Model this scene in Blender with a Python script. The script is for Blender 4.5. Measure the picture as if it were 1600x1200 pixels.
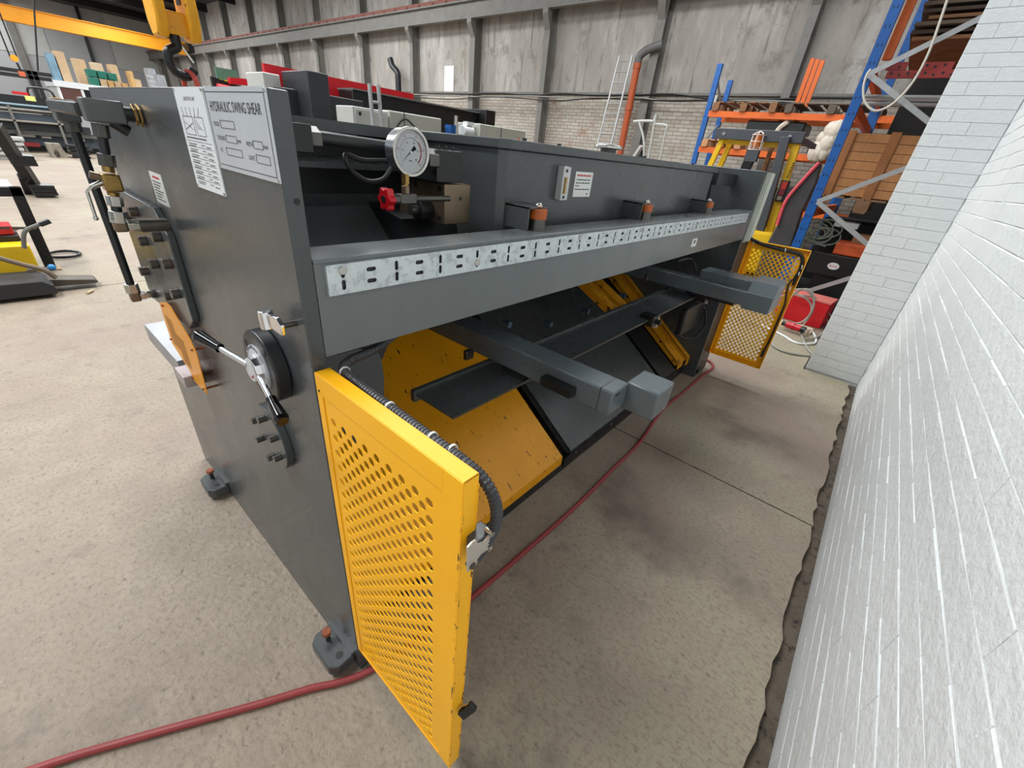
import bpy, math, random
from mathutils import Vector, Matrix
R_ = random.Random(7)
PI = math.pi
sc = bpy.context.scene
for o in list(bpy.data.objects): bpy.data.objects.remove(o)
COL = sc.collection
# ---------------------------------------------------------------- camera
F = 642.58
CR = Matrix(((0.65164162, -0.75259197, 0.09470226), (0.3178453, 0.38428123, 0.86677696), (-0.68872169, -0.53472728, 0.48962146)))
CP = Vector((-0.304, -0.724, 1.5))
cam = bpy.data.cameras.new('camera'); cam.sensor_width = 36; cam.lens = F / 1600 * 36; cam.clip_start = .01; cam.clip_end = 300
co = bpy.data.objects.new('camera', cam); COL.objects.link(co)
m4 = CR.transposed().to_4x4(); m4.translation = CP; co.matrix_world = m4
sc.camera = co
sc.view_settings.view_transform = 'Standard'; sc.view_settings.look = 'None'; sc.view_settings.gamma = 1
sc.view_settings.use_curve_mapping = False
sc.view_settings.exposure = .3
# ---------------------------------------------------------------- light
w = bpy.data.worlds.new('sky'); sc.world = w; w.use_nodes = True
w.node_tree.nodes['Background'].inputs[0].default_value = (.86, .93, 1.0, 1)
w.node_tree.nodes['Background'].inputs[1].default_value = .5
def area(name, loc, sx, sy, power, color=(1, 1, 1), aim=(0, 0, -1)):
    l = bpy.data.lights.new(name, 'AREA'); l.shape = 'RECTANGLE'; l.size = sx; l.size_y = sy; l.energy = power; l.color = color
    o = bpy.data.objects.new(name, l); COL.objects.link(o); o.location = loc
    o.rotation_euler = Vector(aim).to_track_quat('-Z', 'Y').to_euler(); return o
# daylight through the roof lights; the last is added to brighten the gable
SKY = [(-3.0, 5.5, 1.6, 8.0, 760), (3.2, 5.5, 1.6, 6.0, 440), (8.5, 3.5, 1.6, 9.0, 420), (-3.0, 17, 1.6, 10, 560), (3, 17, 1.6, 10, 560), (9, 19, 1.6, 12, 800), (2, 34, 2, 16, 900), (9, 38, 2, 16, 900), (3, 50, 3, 8, 500)]
for i, (x, y, a, b, p) in enumerate(SKY):
    area('skylight_daylight', (x, y, 7.9), a, b, p, (.97, .99, 1.0))

# ---------------------------------------------------------------- pixel helpers (a point on a plane of the place seen at a photo pixel)
def ray(px, py):
    d = CR.transposed() @ Vector((px - 800, -(py - 600), -F)); return d.normalized()
def U(ax, v, px, py):
    d = ray(px, py); i = 'xyz'.index(ax); t = (v - CP[i]) / d[i]; return CP + d * t
def proj(p):
    q = CR @ (Vector(p) - CP); return 800 - F * q.z and (800 - F * q.x / q.z, 600 + F * q.y / q.z)
def SX(px, y, z):      # the x at which (x,y,z) is seen at column px
    k = (px - 800) / F; r = CR[0] + k * CR[2]; c = r.y * (y - CP.y) + r.z * (z - CP.z); return CP.x - c / r.x
def SY(px, x, z):
    k = (px - 800) / F; r = CR[0] + k * CR[2]; c = r.x * (x - CP.x) + r.z * (z - CP.z); return CP.y - c / r.y
def SZ(py, x, y):
    k = (600 - py) / F; r = CR[1] + k * CR[2]; c = r.x * (x - CP.x) + r.y * (y - CP.y); return CP.z - c / r.z
# ---------------------------------------------------------------- mesh builder
class MB:
    def __init__(s): s.v = []; s.f = []
    def add(s, vs, fs):
        n = len(s.v); s.v += [tuple(v) for v in vs]; s.f += [tuple(i + n for i in f) for f in fs]; return s
    def box(s, x0, x1, y0, y1, z0, z1, rot=None, c=None):
        x0, x1 = min(x0, x1), max(x0, x1); y0, y1 = min(y0, y1), max(y0, y1); z0, z1 = min(z0, z1), max(z0, z1)
        vs = [Vector((x, y, z)) for z in (z0, z1) for y in (y0, y1) for x in (x0, x1)]
        if rot:
            c = Vector(c) if c else Vector(((x0 + x1) / 2, (y0 + y1) / 2, (z0 + z1) / 2))
            vs = [rot @ (v - c) + c for v in vs]
        return s.add(vs, [(0, 2, 3, 1), (4, 5, 7, 6), (0, 1, 5, 4), (2, 6, 7, 3), (0, 4, 6, 2), (1, 3, 7, 5)])
    def cyl(s, p0, p1, r, n=20, r2=None, cap=True, ph=0):
        p0 = Vector(p0); p1 = Vector(p1); d = (p1 - p0).normalized(); r2 = r if r2 is None else r2
        a = d.orthogonal().normalized()
        if abs(d.x) > .9: a = Vector((0, 0, 1)) - d * d.z; a.normalize()
        elif abs(d.z) > .9: a = Vector((1, 0, 0)) - d * d.x; a.normalize()
        b = d.cross(a); vs = []
        for p, q in ((p0, r), (p1, r2)):
            for i in range(n):
                t = 2 * PI * i / n + ph; vs.append(p + (a * math.cos(t) + b * math.sin(t)) * q)
        fs = [(i, (i + 1) % n, n + (i + 1) % n, n + i) for i in range(n)]
        if cap: fs += [tuple(range(n - 1, -1, -1)), tuple(range(n, 2 * n))]
        return s.add(vs, fs)
    def prism(s, poly, ax, a, b):      # poly in the two other axes, in order
        def P(u, v, w): return {'x': (w, u, v), 'y': (u, w, v), 'z': (u, v, w)}[ax]
        n = len(poly); vs = [P(u, v, a) for u, v in poly] + [P(u, v, b) for u, v in poly]
        return s.add(vs, [tuple(range(n)), tuple(range(2 * n - 1, n - 1, -1))] + [(i, n + i, n + (i + 1) % n, (i + 1) % n) for i in range(n)])
    def quad(s, a, b, c, d, t=None):   # sheet, thickness t along its normal
        a, b, c, d = map(Vector, (a, b, c, d))
        if not t: return s.add([a, b, c, d], [(0, 1, 2, 3)])
        n = (b - a).cross(d - a).normalized() * t
        return s.add([a, b, c, d, a - n, b - n, c - n, d - n], [(0, 1, 2, 3), (7, 6, 5, 4), (0, 4, 5, 1), (1, 5, 6, 2), (2, 6, 7, 3), (3, 7, 4, 0)])
    def bar(s, p0, p1, w, h, up=(0, 0, 1)):
        p0 = Vector(p0); p1 = Vector(p1); d = (p1 - p0).normalized(); u = Vector(up); sd = d.cross(u)
        if sd.length < 1e-4: sd = d.orthogonal()
        sd.normalize(); u = sd.cross(d).normalized(); sd *= w / 2; u *= h / 2
        vs = [p + i * sd + j * u for p in (p0, p1) for i, j in ((-1, -1), (1, -1), (1, 1), (-1, 1))]
        return s.add(vs, [(3, 2, 1, 0), (4, 5, 6, 7), (0, 1, 5, 4), (1, 2, 6, 5), (2, 3, 7, 6), (3, 0, 4, 7)])
    def tube(s, pts, r, n=8, ribs=0, closed=False, amp=.16):
        pts = [Vector(p) for p in pts]
        P = []
        m = len(pts)
        for i in range(m if closed else m - 1):      # catmull-rom
            p0 = pts[(i - 1) % m] if closed or i else pts[0]; p1 = pts[i]; p2 = pts[(i + 1) % m]; p3 = pts[(i + 2) % m] if closed or i + 2 < m else pts[-1]
            L = (p2 - p1).length
            k = max(4, int(L / ribs * 4)) if ribs else (1 if m == 2 else 8)
            for j in range(k):
                t = j / k; P.append(.5 * ((2 * p1) + (p2 - p0) * t + (2 * p0 - 5 * p1 + 4 * p2 - p3) * t * t + (3 * p1 - p0 - 3 * p2 + p3) * t ** 3))
        if not closed: P.append(pts[-1])
        N = len(P); vs = []; a = None
        for i, p in enumerate(P):
            d = (P[(i + 1) % N] - P[i - 1]) if closed else (P[min(i + 1, N - 1)] - P[max(i - 1, 0)])
            d.normalize()
            if a is None: a = d.orthogonal().normalized()
            a = (a - d * a.dot(d)); a = a.normalized() if a.length > 1e-6 else d.orthogonal().normalized()
            b = d.cross(a); rr = r * (1 + (amp if (i // 2) % 2 else -amp)) if ribs else r
            for k in range(n):
                t = 2 * PI * k / n; vs.append(p + (a * math.cos(t) + b * math.sin(t)) * rr)
        fs = [(i * n + k, i * n + (k + 1) % n, ((i + 1) % N) * n + (k + 1) % n, ((i + 1) % N) * n + k) for i in range(N if closed else N - 1) for k in range(n)]
        if not closed: fs += [tuple(range(n - 1, -1, -1)), tuple(range((N - 1) * n, N * n))]
        return s.add(vs, fs)
    def sphere(s, c, r, n=12, sc_=(1, 1, 1)):
        c = Vector(c); vs = []; fs = []; m = n // 2
        for i in range(m + 1):
            for j in range(n):
                a = PI * i / m; b = 2 * PI * j / n; vs.append(c + Vector((sc_[0] * r * math.sin(a) * math.cos(b), sc_[1] * r * math.sin(a) * math.sin(b), sc_[2] * r * math.cos(a))))
        for i in range(m):
            for j in range(n): fs.append((i * n + j, (i + 1) * n + j, (i + 1) * n + (j + 1) % n, i * n + (j + 1) % n))
        return s.add(vs, fs)
    def ring(s, c, ax, r0, r1, t, n=32):     # annulus with thickness t, axis vector ax pointing to its front
        c = Vector(c); d = Vector(ax).normalized(); a = Vector((0, 0, 1)) - d * d.z; a.normalize(); b = d.cross(a); vs = []
        for q, off in ((r0, 0), (r1, 0), (r1, t), (r0, t)):
            for i in range(n):
                g = 2 * PI * i / n; vs.append(c + (a * math.cos(g) + b * math.sin(g)) * q + d * off)
        return s.add(vs, [(k * n + i, ((k + 1) % 4) * n + i, ((k + 1) % 4) * n + (i + 1) % n, k * n + (i + 1) % n) for k in range(4) for i in range(n)])
    def text(s, body, o, ux, uy, size, width=None, center=False):
        cu = bpy.data.curves.new('t', 'FONT'); cu.body = body; cu.size = 1; cu.resolution_u = 2
        ob = bpy.data.objects.new('t', cu); COL.objects.link(ob)
        dg = bpy.context.evaluated_depsgraph_get(); me = bpy.data.meshes.new_from_object(ob.evaluated_get(dg))
        xs = [v.co.x for v in me.vertices] or [0, 1]; k = size
        kx = width / (max(xs) - min(xs)) if width else size
        ux = Vector(ux).normalized(); uy = Vector(uy).normalized(); o = Vector(o); x0 = min(xs) if not center else (min(xs) + max(xs)) / 2
        s.add([o + ux * (v.co.x - x0) * kx + uy * v.co.y * k for v in me.vertices], [tuple(p.vertices) for p in me.polygons])
        bpy.data.objects.remove(ob); bpy.data.curves.remove(cu); bpy.data.meshes.remove(me); return s
    def mesh(s, name, off=Vector((0, 0, 0)), smooth=35):
        me = bpy.data.meshes.new(name); me.from_pydata([Vector(v) - off for v in s.v], [], s.f); me.validate(); me.update()
        if smooth: me.shade_smooth(); me.set_sharp_from_angle(angle=math.radians(smooth))
        return me
    def b(s, name, mat, parent=None, bev=0, label=None, smooth=35, kind=None, fixn=True):
        off = wl(parent) if parent else Vector((0, 0, 0))
        me = s.mesh(name, off, 0)
        if fixn:
            import bmesh
            bm = bmesh.new(); bm.from_mesh(me); bmesh.ops.recalc_face_normals(bm, faces=bm.faces); bm.to_mesh(me); bm.free()
        if smooth: me.shade_smooth(); me.set_sharp_from_angle(angle=math.radians(smooth))
        me.materials.append(mat)
        o = bpy.data.objects.new(name, me); COL.objects.link(o)
        if parent: o.parent = parent
        if bev:
            md = o.modifiers.new('bevel', 'BEVEL'); md.width = bev; md.segments = 2; md.limit_method = 'ANGLE'; md.angle_limit = math.radians(40); md.harden_normals = False
        if label: o['label'] = label
        if kind: o['kind'] = kind
        return o
def wl(o):
    v = Vector((0, 0, 0))
    while o: v = v + o.location; o = o.parent
    return v
def tag(o, label, cat, group=None):
    o['label'] = label; o['category'] = cat
    if group: o['group'] = group
    return o
def thing(name, label, cat, loc, group=None):
    o = bpy.data.objects.new(name, None); o.empty_display_size = .1; o.location = loc; COL.objects.link(o); return tag(o, label, cat, group)
def dup(root, loc, label=None, group=None):
    r = root.copy(); COL.objects.link(r); r.location = loc
    if label: r['label'] = label
    if group: r['group'] = group
    for ch in list(root.children):
        c = ch.copy(); COL.objects.link(c); c.parent = r
        for g in list(ch.children):
            d = g.copy(); COL.objects.link(d); d.parent = c
    return r
def struct(name, mb, mat, bev=0, smooth=35):
    o = mb.b(name, mat, None, bev, smooth=smooth); o['kind'] = 'structure'; return o
# ---------------------------------------------------------------- materials
def lin(c): return tuple(((v / 255) / 12.92 if v / 255 <= .04045 else ((v / 255 + .055) / 1.055) ** 2.4) for v in c) + (1,)
MATS = {}
def mat(name, col, rough=.5, metal=0, var=.10, vs=3.0, bump=0.0, bs=60, spots=None, col2=None, c2s=1.0, c2lo=.4, c2hi=.65, stretch=None, spec=.5, coat=0, rvar=.1, emit=0):
    if name in MATS: return MATS[name]
    m = bpy.data.materials.new(name); m.use_nodes = True; nt = m.node_tree; N = nt.nodes; L = nt.links; b = N['Principled BSDF']
    tc = N.new('ShaderNodeTexCoord'); src = tc.outputs['Object']
    def noise(scale, detail=4, rg=.6, vec=src, st=None):
        if st:
            mp = N.new('ShaderNodeMapping'); mp.inputs['Scale'].default_value = st; L.new(vec, mp.inputs[0]); vec = mp.outputs[0]
        n = N.new('ShaderNodeTexNoise'); n.inputs['Scale'].default_value = scale; n.inputs['Detail'].default_value = detail; n.inputs['Roughness'].default_value = rg; L.new(vec, n.inputs['Vector']); return n.outputs['Fac']
    def ramp(f, a, c):
        r = N.new('ShaderNodeMapRange'); r.inputs[1].default_value = a; r.inputs[2].default_value = c; L.new(f, r.inputs[0]); return r.outputs[0]
    def mix(f, a, c):
        x = N.new('ShaderNodeMix'); x.data_type = 'RGBA'; L.new(f, x.inputs[0])
        for k, q in ((6, a), (7, c)):
            if isinstance(q, tuple): x.inputs[k].default_value = q
            else: L.new(q, x.inputs[k])
        return x.outputs[2]
    c0 = lin(col)
    dk = tuple(v * (1 - var) for v in c0[:3]) + (1,); lt = tuple(min(1, v * (1 + var)) for v in c0[:3]) + (1,)
    n1 = noise(vs, 6, .65, st=stretch)
    out = mix(ramp(n1, .3, .7), dk, lt)
    if col2: out = mix(ramp(noise(c2s, 5, .6), c2lo, c2hi), out, lin(col2))
    rsock = None
    if spots:      # list of (colour, scale, threshold lo, hi, stretch)
        for (sc_, ss, lo, hi, st) in spots: out = mix(ramp(noise(ss, 5, .7, st=st), lo, hi), out, lin(sc_))
    L.new(out, b.inputs['Base Color'])
    b.inputs['Roughness'].default_value = rough; b.inputs['Metallic'].default_value = metal; b.inputs['Specular IOR Level'].default_value = spec
    if rvar:
        r = N.new('ShaderNodeMapRange'); r.inputs[3].default_value = max(.02, rough - rvar); r.inputs[4].default_value = min(1, rough + rvar); L.new(noise(vs * 2.3, 3, .6, st=stretch), r.inputs[0]); L.new(r.outputs[0], b.inputs['Roughness'])
    if coat: b.inputs['Coat Weight'].default_value = coat
    if bump:
        bp = N.new('ShaderNodeBump'); bp.inputs['Strength'].default_value = bump; bp.inputs['Distance'].default_value = .01; L.new(noise(bs, 5, .6), bp.inputs['Height']); L.new(bp.outputs[0], b.inputs['Normal'])
    if emit: b.inputs['Emission Color'].default_value = c0; b.inputs['Emission Strength'].default_value = emit
    MATS[name] = m; return m
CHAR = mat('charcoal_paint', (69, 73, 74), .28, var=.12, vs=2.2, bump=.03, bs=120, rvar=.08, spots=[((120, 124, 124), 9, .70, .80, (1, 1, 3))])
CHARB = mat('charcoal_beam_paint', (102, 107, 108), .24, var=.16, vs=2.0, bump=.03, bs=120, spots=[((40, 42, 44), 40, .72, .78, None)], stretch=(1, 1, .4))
ARMP = mat('arm_paint', (92, 101, 105), .27, var=.08, vs=1.5, rvar=.04)
DARK = mat('dark_paint', (29, 31, 33), .38, var=.15, vs=4)
BLACK = mat('black_metal', (18, 19, 20), .42, var=.3, vs=8)
RUB = mat('black_rubber', (24, 24, 26), .55, var=.2, vs=20)
CONDT = mat('conduit_plastic', (52, 52, 56), .42, var=.1, vs=20)
YEL = mat('yellow_guard_paint', (255, 182, 3), .42, var=.05, vs=3, bump=.02, bs=80, spots=[((66, 50, 26), 30, .70, .715, (1, 1, .45))])
YELC = mat('yellow_chute_paint', (236, 160, 4), .42, var=.08, vs=3, spots=[((40, 32, 20), 34, .64, .655, (1.6, .4, .5)), ((50, 40, 24), 6, .70, .73, None)])
YELW = mat('yellow_worn_paint', (215, 145, 15), .5, var=.12, vs=5, spots=[((34, 30, 26), 26, .58, .62, (1.5, .6, .6))])
STEEL = mat('bright_steel', (190, 188, 182), .24, 1, var=.08, vs=20)
CHROME = mat('chrome', (225, 225, 226), .1, 1, var=.02, vs=10, rvar=.04)
ZINC = mat('zinc_plated_steel', (206, 214, 216), .38, .55, var=.08, vs=40, col2=(180, 188, 192), c2s=60, c2lo=.5, c2hi=.6, spots=[((120, 70, 40), 14, .72, .78, None)])
DSTEEL = mat('oiled_steel', (92, 90, 86), .34, .8, var=.2, vs=20)
BOLT = mat('bolt_steel', (96, 90, 84), .32, .7, var=.25, vs=30, col2=(120, 72, 48), c2s=30, c2lo=.6, c2hi=.7)
BRASS = mat('brass', (150, 122, 70), .3, .9, var=.2, vs=30)
BRONZE = mat('oily_manifold_steel', (122, 106, 88), .32, .75, var=.14, vs=14)
RUST = mat('rust', (150, 84, 56), .75, .2, var=.25, vs=40, bump=.1)
REDP = mat('red_plastic', (190, 18, 32), .3, var=.06)
WHITE = mat('white_print', (226, 230, 232), .35, var=.03)
PAPER = mat('paper_label', (222, 224, 220), .6, var=.04)
ALUPL = mat('aluminium_plate', (196, 200, 204), .34, .25, var=.06, vs=8)
INK = mat('ink', (24, 24, 28), .6, var=0, rvar=0)
INKR = mat('red_ink', (190, 40, 50), .6, var=0, rvar=0)
HOSER = mat('red_hose_rubber', (140, 50, 50), .55, var=.12, vs=6)
FL = mat('floor_concrete', (151, 138, 121), .62, var=.16, vs=5, bump=.55, bs=34, col2=(142, 124, 112), c2s=.5, c2lo=.40, c2hi=.64, spots=[((160, 154, 130), .32, .48, .70, None), ((132, 119, 103), 75, .48, .64, (1, .6, 1)), ((168, 156, 138), 110, .58, .70, None), ((108, 98, 86), 46, .58, .70, (1, .55, 1)), ((120, 110, 98), 3.2, .60, .72, None), ((196, 188, 172), 60, .66, .74, None), ((84, 76, 68), 11, .67, .74, (1, .5, 1)), ((112, 100, 88), 1.1, .56, .70, None), ((70, 66, 60), 3, .70, .76, None)], rvar=.12)
FLR = mat('floor_concrete_dirty', (142, 128, 110), .62, var=.16, vs=2.0, bump=.22, bs=40, col2=(112, 100, 88), c2s=1.2, c2lo=.42, c2hi=.62, spots=[((92, 82, 72), 42, .6, .7, (1, .6, 1)), ((168, 150, 122), 2.4, .6, .72, None), ((60, 54, 48), 11, .76, .82, None)], rvar=.12)
DIRT = mat('dirt_fill', (92, 82, 70), .9, var=.3, vs=14, bump=.8, bs=30, spots=[((40, 34, 28), 24, .55, .65, None)])
WBR = mat('white_painted_brick', (218, 222, 222), .55, var=.03, vs=3, bump=.5, bs=45, rvar=.05)
CONC = mat('wall_concrete', (152, 147, 140), .85, var=.14, vs=2.4, bump=.6, bs=9, stretch=(1, 1, .35), spots=[((178, 174, 168), 1.1, .50, .66, (1, 1, .25)), ((104, 99, 92), 5, .56, .70, (1, 1, .10)), ((120, 114, 106), 1.6, .56, .70, None), ((86, 82, 76), 14, .66, .70, None)])
GCOL = mat('gable_sheet', (170, 172, 174), .7, var=.05, vs=.3)
IBEAM = mat('grey_painted_steel', (112, 110, 105), .6, var=.15, vs=3, spots=[((70, 62, 54), 12, .62, .72, (1, 1, .3))])
RED1 = mat('red_machine_paint', (196, 22, 32), .4, var=.06)
RUSTR = mat('red_oxide_rail', (118, 70, 60), .7, var=.2, vs=5)
CRANE = mat('crane_yellow', (238, 158, 20), .5, var=.06, vs=1, spots=[((150, 100, 30), 10, .68, .75, None)])
HOOKY = mat('hook_block_yellow', (240, 172, 30), .45, var=.08, vs=8, spots=[((90, 66, 30), 24, .62, .68, None), ((224, 210, 180), 7, .66, .7, None)])
BLUE = mat('rack_blue', (14, 86, 160), .42, var=.08)
ORG = mat('rack_orange', (214, 98, 26), .5, var=.12, vs=3)
RACKG = mat('galvanised_brace', (170, 172, 172), .45, .4, var=.1, vs=20)
WOOD = mat('crate_wood', (190, 134, 84), .75, var=.14, vs=6, stretch=(1, 6, 1), spots=[((110, 66, 34), 12, .68, .74, None)])
WOODD = mat('old_pallet_wood', (130, 92, 62), .85, var=.25, vs=8, stretch=(1, 1, 4))
CARD = mat('cardboard', (186, 158, 124), .8, var=.08, vs=4)
FORK = mat('forklift_yellow', (236, 192, 20), .4, var=.06)
GREYM = mat('grey_green_cabinet', (176, 178, 168), .5, var=.04)
LGREY = mat('light_grey_cabinet', (184, 186, 182), .5, var=.04)
TEAL = mat('teal_steel', (78, 104, 112), .5, var=.12, vs=3)
GREEN = mat('green_plastic', (18, 104, 88), .45, var=.1)
WOOL = mat('white_rags', (206, 196, 182), .9, var=.15, vs=20, bump=.6, bs=40)
ROOFM = mat('roof_sheet', (60, 60, 62), .8, var=.1)
ROPE = mat('grey_cable', (150, 148, 140), .6, var=.1)
OPIPE = mat('terracotta_drain_plastic', (178, 82, 42), .5, var=.08)
DGLASS = mat('window_dark_glass', (34, 38, 42), .12, var=.05)

# brick material for the far painted wall: too far away to tell the bricks apart
def brickmat():
    m = bpy.data.materials.new('far_painted_brick'); m.use_nodes = True; nt = m.node_tree; N = nt.nodes; L = nt.links; b = N['Principled BSDF']
    tc = N.new('ShaderNodeTexCoord'); sp = N.new('ShaderNodeSeparateXYZ'); cb = N.new('ShaderNodeCombineXYZ'); L.new(tc.outputs['Object'], sp.inputs[0]); L.new(sp.outputs['Y'], cb.inputs['X']); L.new(sp.outputs['Z'], cb.inputs['Y'])
    br = N.new('ShaderNodeTexBrick'); L.new(cb.outputs[0], br.inputs['Vector']); br.inputs['Scale'].default_value = 1; br.inputs['Brick Width'].default_value = .3; br.inputs['Row Height'].default_value = .1; br.inputs['Mortar Size'].default_value = .007; br.inputs['Mortar Smooth'].default_value = .4
    br.inputs['Color1'].default_value = lin((182, 176, 166)); br.inputs['Color2'].default_value = lin((166, 158, 146)); br.inputs['Mortar'].default_value = lin((112, 98, 86))
    n = N.new('ShaderNodeTexNoise'); n.inputs['Scale'].default_value = .8; n.inputs['Detail'].default_value = 8; n.inputs['Roughness'].default_value = .75; L.new(tc.outputs['Object'], n.inputs['Vector'])
    mr = N.new('ShaderNodeMapRange'); mr.inputs[1].default_value = .56; mr.inputs[2].default_value = .68; L.new(n.outputs['Fac'], mr.inputs[0])
    mx = N.new('ShaderNodeMix'); mx.data_type = 'RGBA'; L.new(mr.outputs[0], mx.inputs[0]); L.new(br.outputs['Color'], mx.inputs[6]); mx.inputs[7].default_value = lin((150, 118, 98)); L.new(mx.outputs[2], b.inputs['Base Color'])
    bp = N.new('ShaderNodeBump'); bp.inputs['Strength'].default_value = .6; bp.inputs['Distance'].default_value = .02; bp.invert = True; L.new(br.outputs['Fac'], bp.inputs['Height']); L.new(bp.outputs[0], b.inputs['Normal'])
    b.inputs['Roughness'].default_value = .85; return m
FBR = brickmat()

# ================================================================ STRUCTURE
XW = 14.0; YW = 56.0
floor = struct('floor', MB().box(-9, XW, -6, YW, -.3, -.03), DIRT)
def jag(x0, x1, y, amp=.012, step=.06, axis='x'):
    pts = []; x = x0
    while x < x1: pts.append((x, y + R_.uniform(-amp, amp))); x += step
    pts.append((x1, y)); return pts
xs = [-9, -4.1, 1.895, 7.9, XW]; ys = [4.76, 10.6, 20, 38, YW]; J = .006
for i in range(4):
    x0, x1 = xs[i] + J, xs[i + 1] - J
    if x1 < 2:
        e = jag(x0, x1, -1.028); MB().prism(e + [(x1, ys[0] - J), (x0, ys[0] - J)], 'z', -.03, 0).b('slab', FL if i < 1 else FL, floor, smooth=0)
    elif i == 2:
        e = jag(x0, 4.16, -1.03) + [(4.16, -.66), (4.62, -.66), (4.62, -6)]
        MB().prism(e + [(x1, -6), (x1, ys[0] - J), (x0, ys[0] - J)], 'z', -.03, 0).b('slab', FL, floor, smooth=0)
    else: MB().box(x0, x1, -6, ys[0] - J, -.03, 0).b('slab', FL, floor, smooth=0)
    for k in range(4): MB().box(x0, x1, ys[k] + J, ys[k + 1] - J, -.03, 0).b('slab', FL, floor, smooth=0)
# far long wall: painted brick below, concrete panels between steel columns above, crane rail
ZB = 3.38
wb = struct('wall_back', MB().box(XW, XW + .3, -6, YW, 0, ZB), FBR)
CY = [-5.2, -1.4, 2.42, 6.21, 10.2, 13.75, 17.5, 21.35, 25.6, 29.6, 33.6, 37.6, 41.6, 45.6, 49.6, 53.6]
yy = [-6] + CY + [YW]
for a, c in zip(yy[:-1], yy[1:]):
    for z0, z1 in ((ZB, 6.0), (6.03, 8.4)): MB().box(XW - .02, XW + .3, a + .01, c - .01, z0 + .01, z1).b('concrete_panel', CONC, wb, smooth=0)
for k, y in enumerate(CY):
    m = MB(); wcol = .13 if k % 2 else .10
    m.box(XW - .40, XW - .37, y - wcol, y + wcol, 0, 8.3); m.box(XW - .06, XW - .03, y - wcol, y + wcol, 0, 8.3); m.box(XW - .37, XW - .06, y - .012, y + .012, 0, 8.3)
    m.b('steel_column', IBEAM, wb, smooth=0)
for y in CY:
    MB().prism([(XW - .4, 5.62), (XW - .62, 5.62), (XW - .62, 5.5), (XW - .4, 5.1)], 'y', y - .11, y + .11).b('rail_bracket', IBEAM, wb, smooth=0)
m = MB(); m.box(XW - .62, XW - .42, -6, YW, 5.62, 5.66); m.box(XW - .535, XW - .505, -6, YW, 5.66, 6.10); m.box(XW - .64, XW - .40, -6, YW, 6.10, 6.15)
m.b('crane_rail_beam', IBEAM, wb, smooth=0)
MB().box(XW - .62, XW - .48, -6, YW, 6.15, 6.27).b('crane_rail', RUSTR, wb, smooth=0)
m = MB()
for k in range(76): m.box(XW - .66, XW - .6, -5 + k * .8, -4.93 + k * .8, 6.15, 6.21)
m.b('rail_clips', RUSTR, wb, smooth=0, kind='stuff')
# cables and conduit along the top of the brick
m = MB(); m.box(XW - .10, XW - .0, -6, 30, 3.40, 3.46)
m.b('conduit', IBEAM, wb, smooth=0)
for k, (dz, r) in enumerate(((3.33, .022), (3.27, .018), (3.20, .02))):
    pts = [(XW - .42 - .02 * k, y, dz + R_.uniform(-.06, .05)) for y in [i * 1.3 - 5 for i in range(28)]]
    MB().tube(pts, r, 5).b('wall_cable', BLACK if k != 1 else ROPE, wb)
MB().box(XW - .5, XW - .42, 4.05, 4.25, 3.12, 3.36).b('junction_box', LGREY, wb, smooth=0)
MB().box(XW - .06, XW - .02, 15.15, 15.72, 3.46, 4.34).b('white_sheet', WHITE, wb, smooth=0)
# gable wall (left) with sheets
wf = struct('wall_left', MB().box(-9, XW, YW, YW + .3, 0, 12), GCOL)
for k in range(6): MB().box(-9 + k * 4, -5.1 + k * 4, YW - .05, YW, 4.6, 9.5).b('wall_sheet', LGREY if k % 2 else GCOL, wf, smooth=0)
MB().box(4.9, 5.3, YW - .4, YW - .05, 0, 10).b('steel_column', IBEAM, wf, smooth=0)
MB().box(9.3, 9.5, YW - .3, YW - .05, 0, 10).b('steel_column', DARK, wf, smooth=0)
# roof
ce = struct('ceiling', MB().box(-9, XW + .3, -6.3, YW, 8.4, 8.55), ROOFM)
for k in range(12):
    m = MB(); y = -4 + k * 5; m.box(-9, XW, y - .12, y + .12, 7.95, 8.38); m.b('roof_beam', BLACK, ce, smooth=0)
for i, (x, y, a, b_, p) in enumerate(SKY):  # includes a panel for the light added at the gable
    MB().box(x - a / 2, x + a / 2, y - b_ / 2, y + b_ / 2, 8.34, 8.39).b('skylight_panel', mat('skylight_plastic', (235, 240, 245), .5, emit=2.0), ce, smooth=0)
struct('wall_storage', MB().box(4.6, XW, -6.3, -6, 0, 8.4), CONC)
# ---- white painted brick wall on the right and its end pier
brick_me = []
for v in range(3):
    m = MB(); L_, H_, D_ = .2242, .0738, .0050; c = .0022 + .0008 * v
    P = [(-L_ / 2, 0), (L_ / 2, 0), (L_ / 2, H_), (-L_ / 2, H_)]; Q = [(-L_ / 2 + c, c), (L_ / 2 - c, c), (L_ / 2 - c, H_ - c), (-L_ / 2 + c, H_ - c)]
    m.add([(x, -.02, z) for x, z in P] + [(x, D_ - c, z) for x, z in P] + [(x, D_ - R_.uniform(0, .002), z) for x, z in Q],
          [(0, 1, 5, 4), (1, 2, 6, 5), (2, 3, 7, 6), (3, 0, 4, 7), (4, 5, 9, 8), (5, 6, 10, 9), (6, 7, 11, 10), (7, 4, 8, 11), (8, 9, 10, 11)])
    me = m.mesh('brick', smooth=0); me.materials.append(WBR); brick_me.append(me)
WY = -1.08
wr = struct('wall_right', MB().box(-4, 4.2, WY - .25, WY - .0055, -.03, 3.4), WBR)
cand = []
for r in range(46):
    off = .1125 * (r % 2); k = 0
    x = -.45 + off
    while x < 4.08: cand.append((x + .1125, .002 + r * .0755)); x += .225
near = sorted(cand, key=lambda q: (q[0] - .4) ** 2 + max(0, q[1] - .5) ** 2 * .8 if q[0] > .2 else 99)
ns = set(near[:300]); rest = MB()
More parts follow.
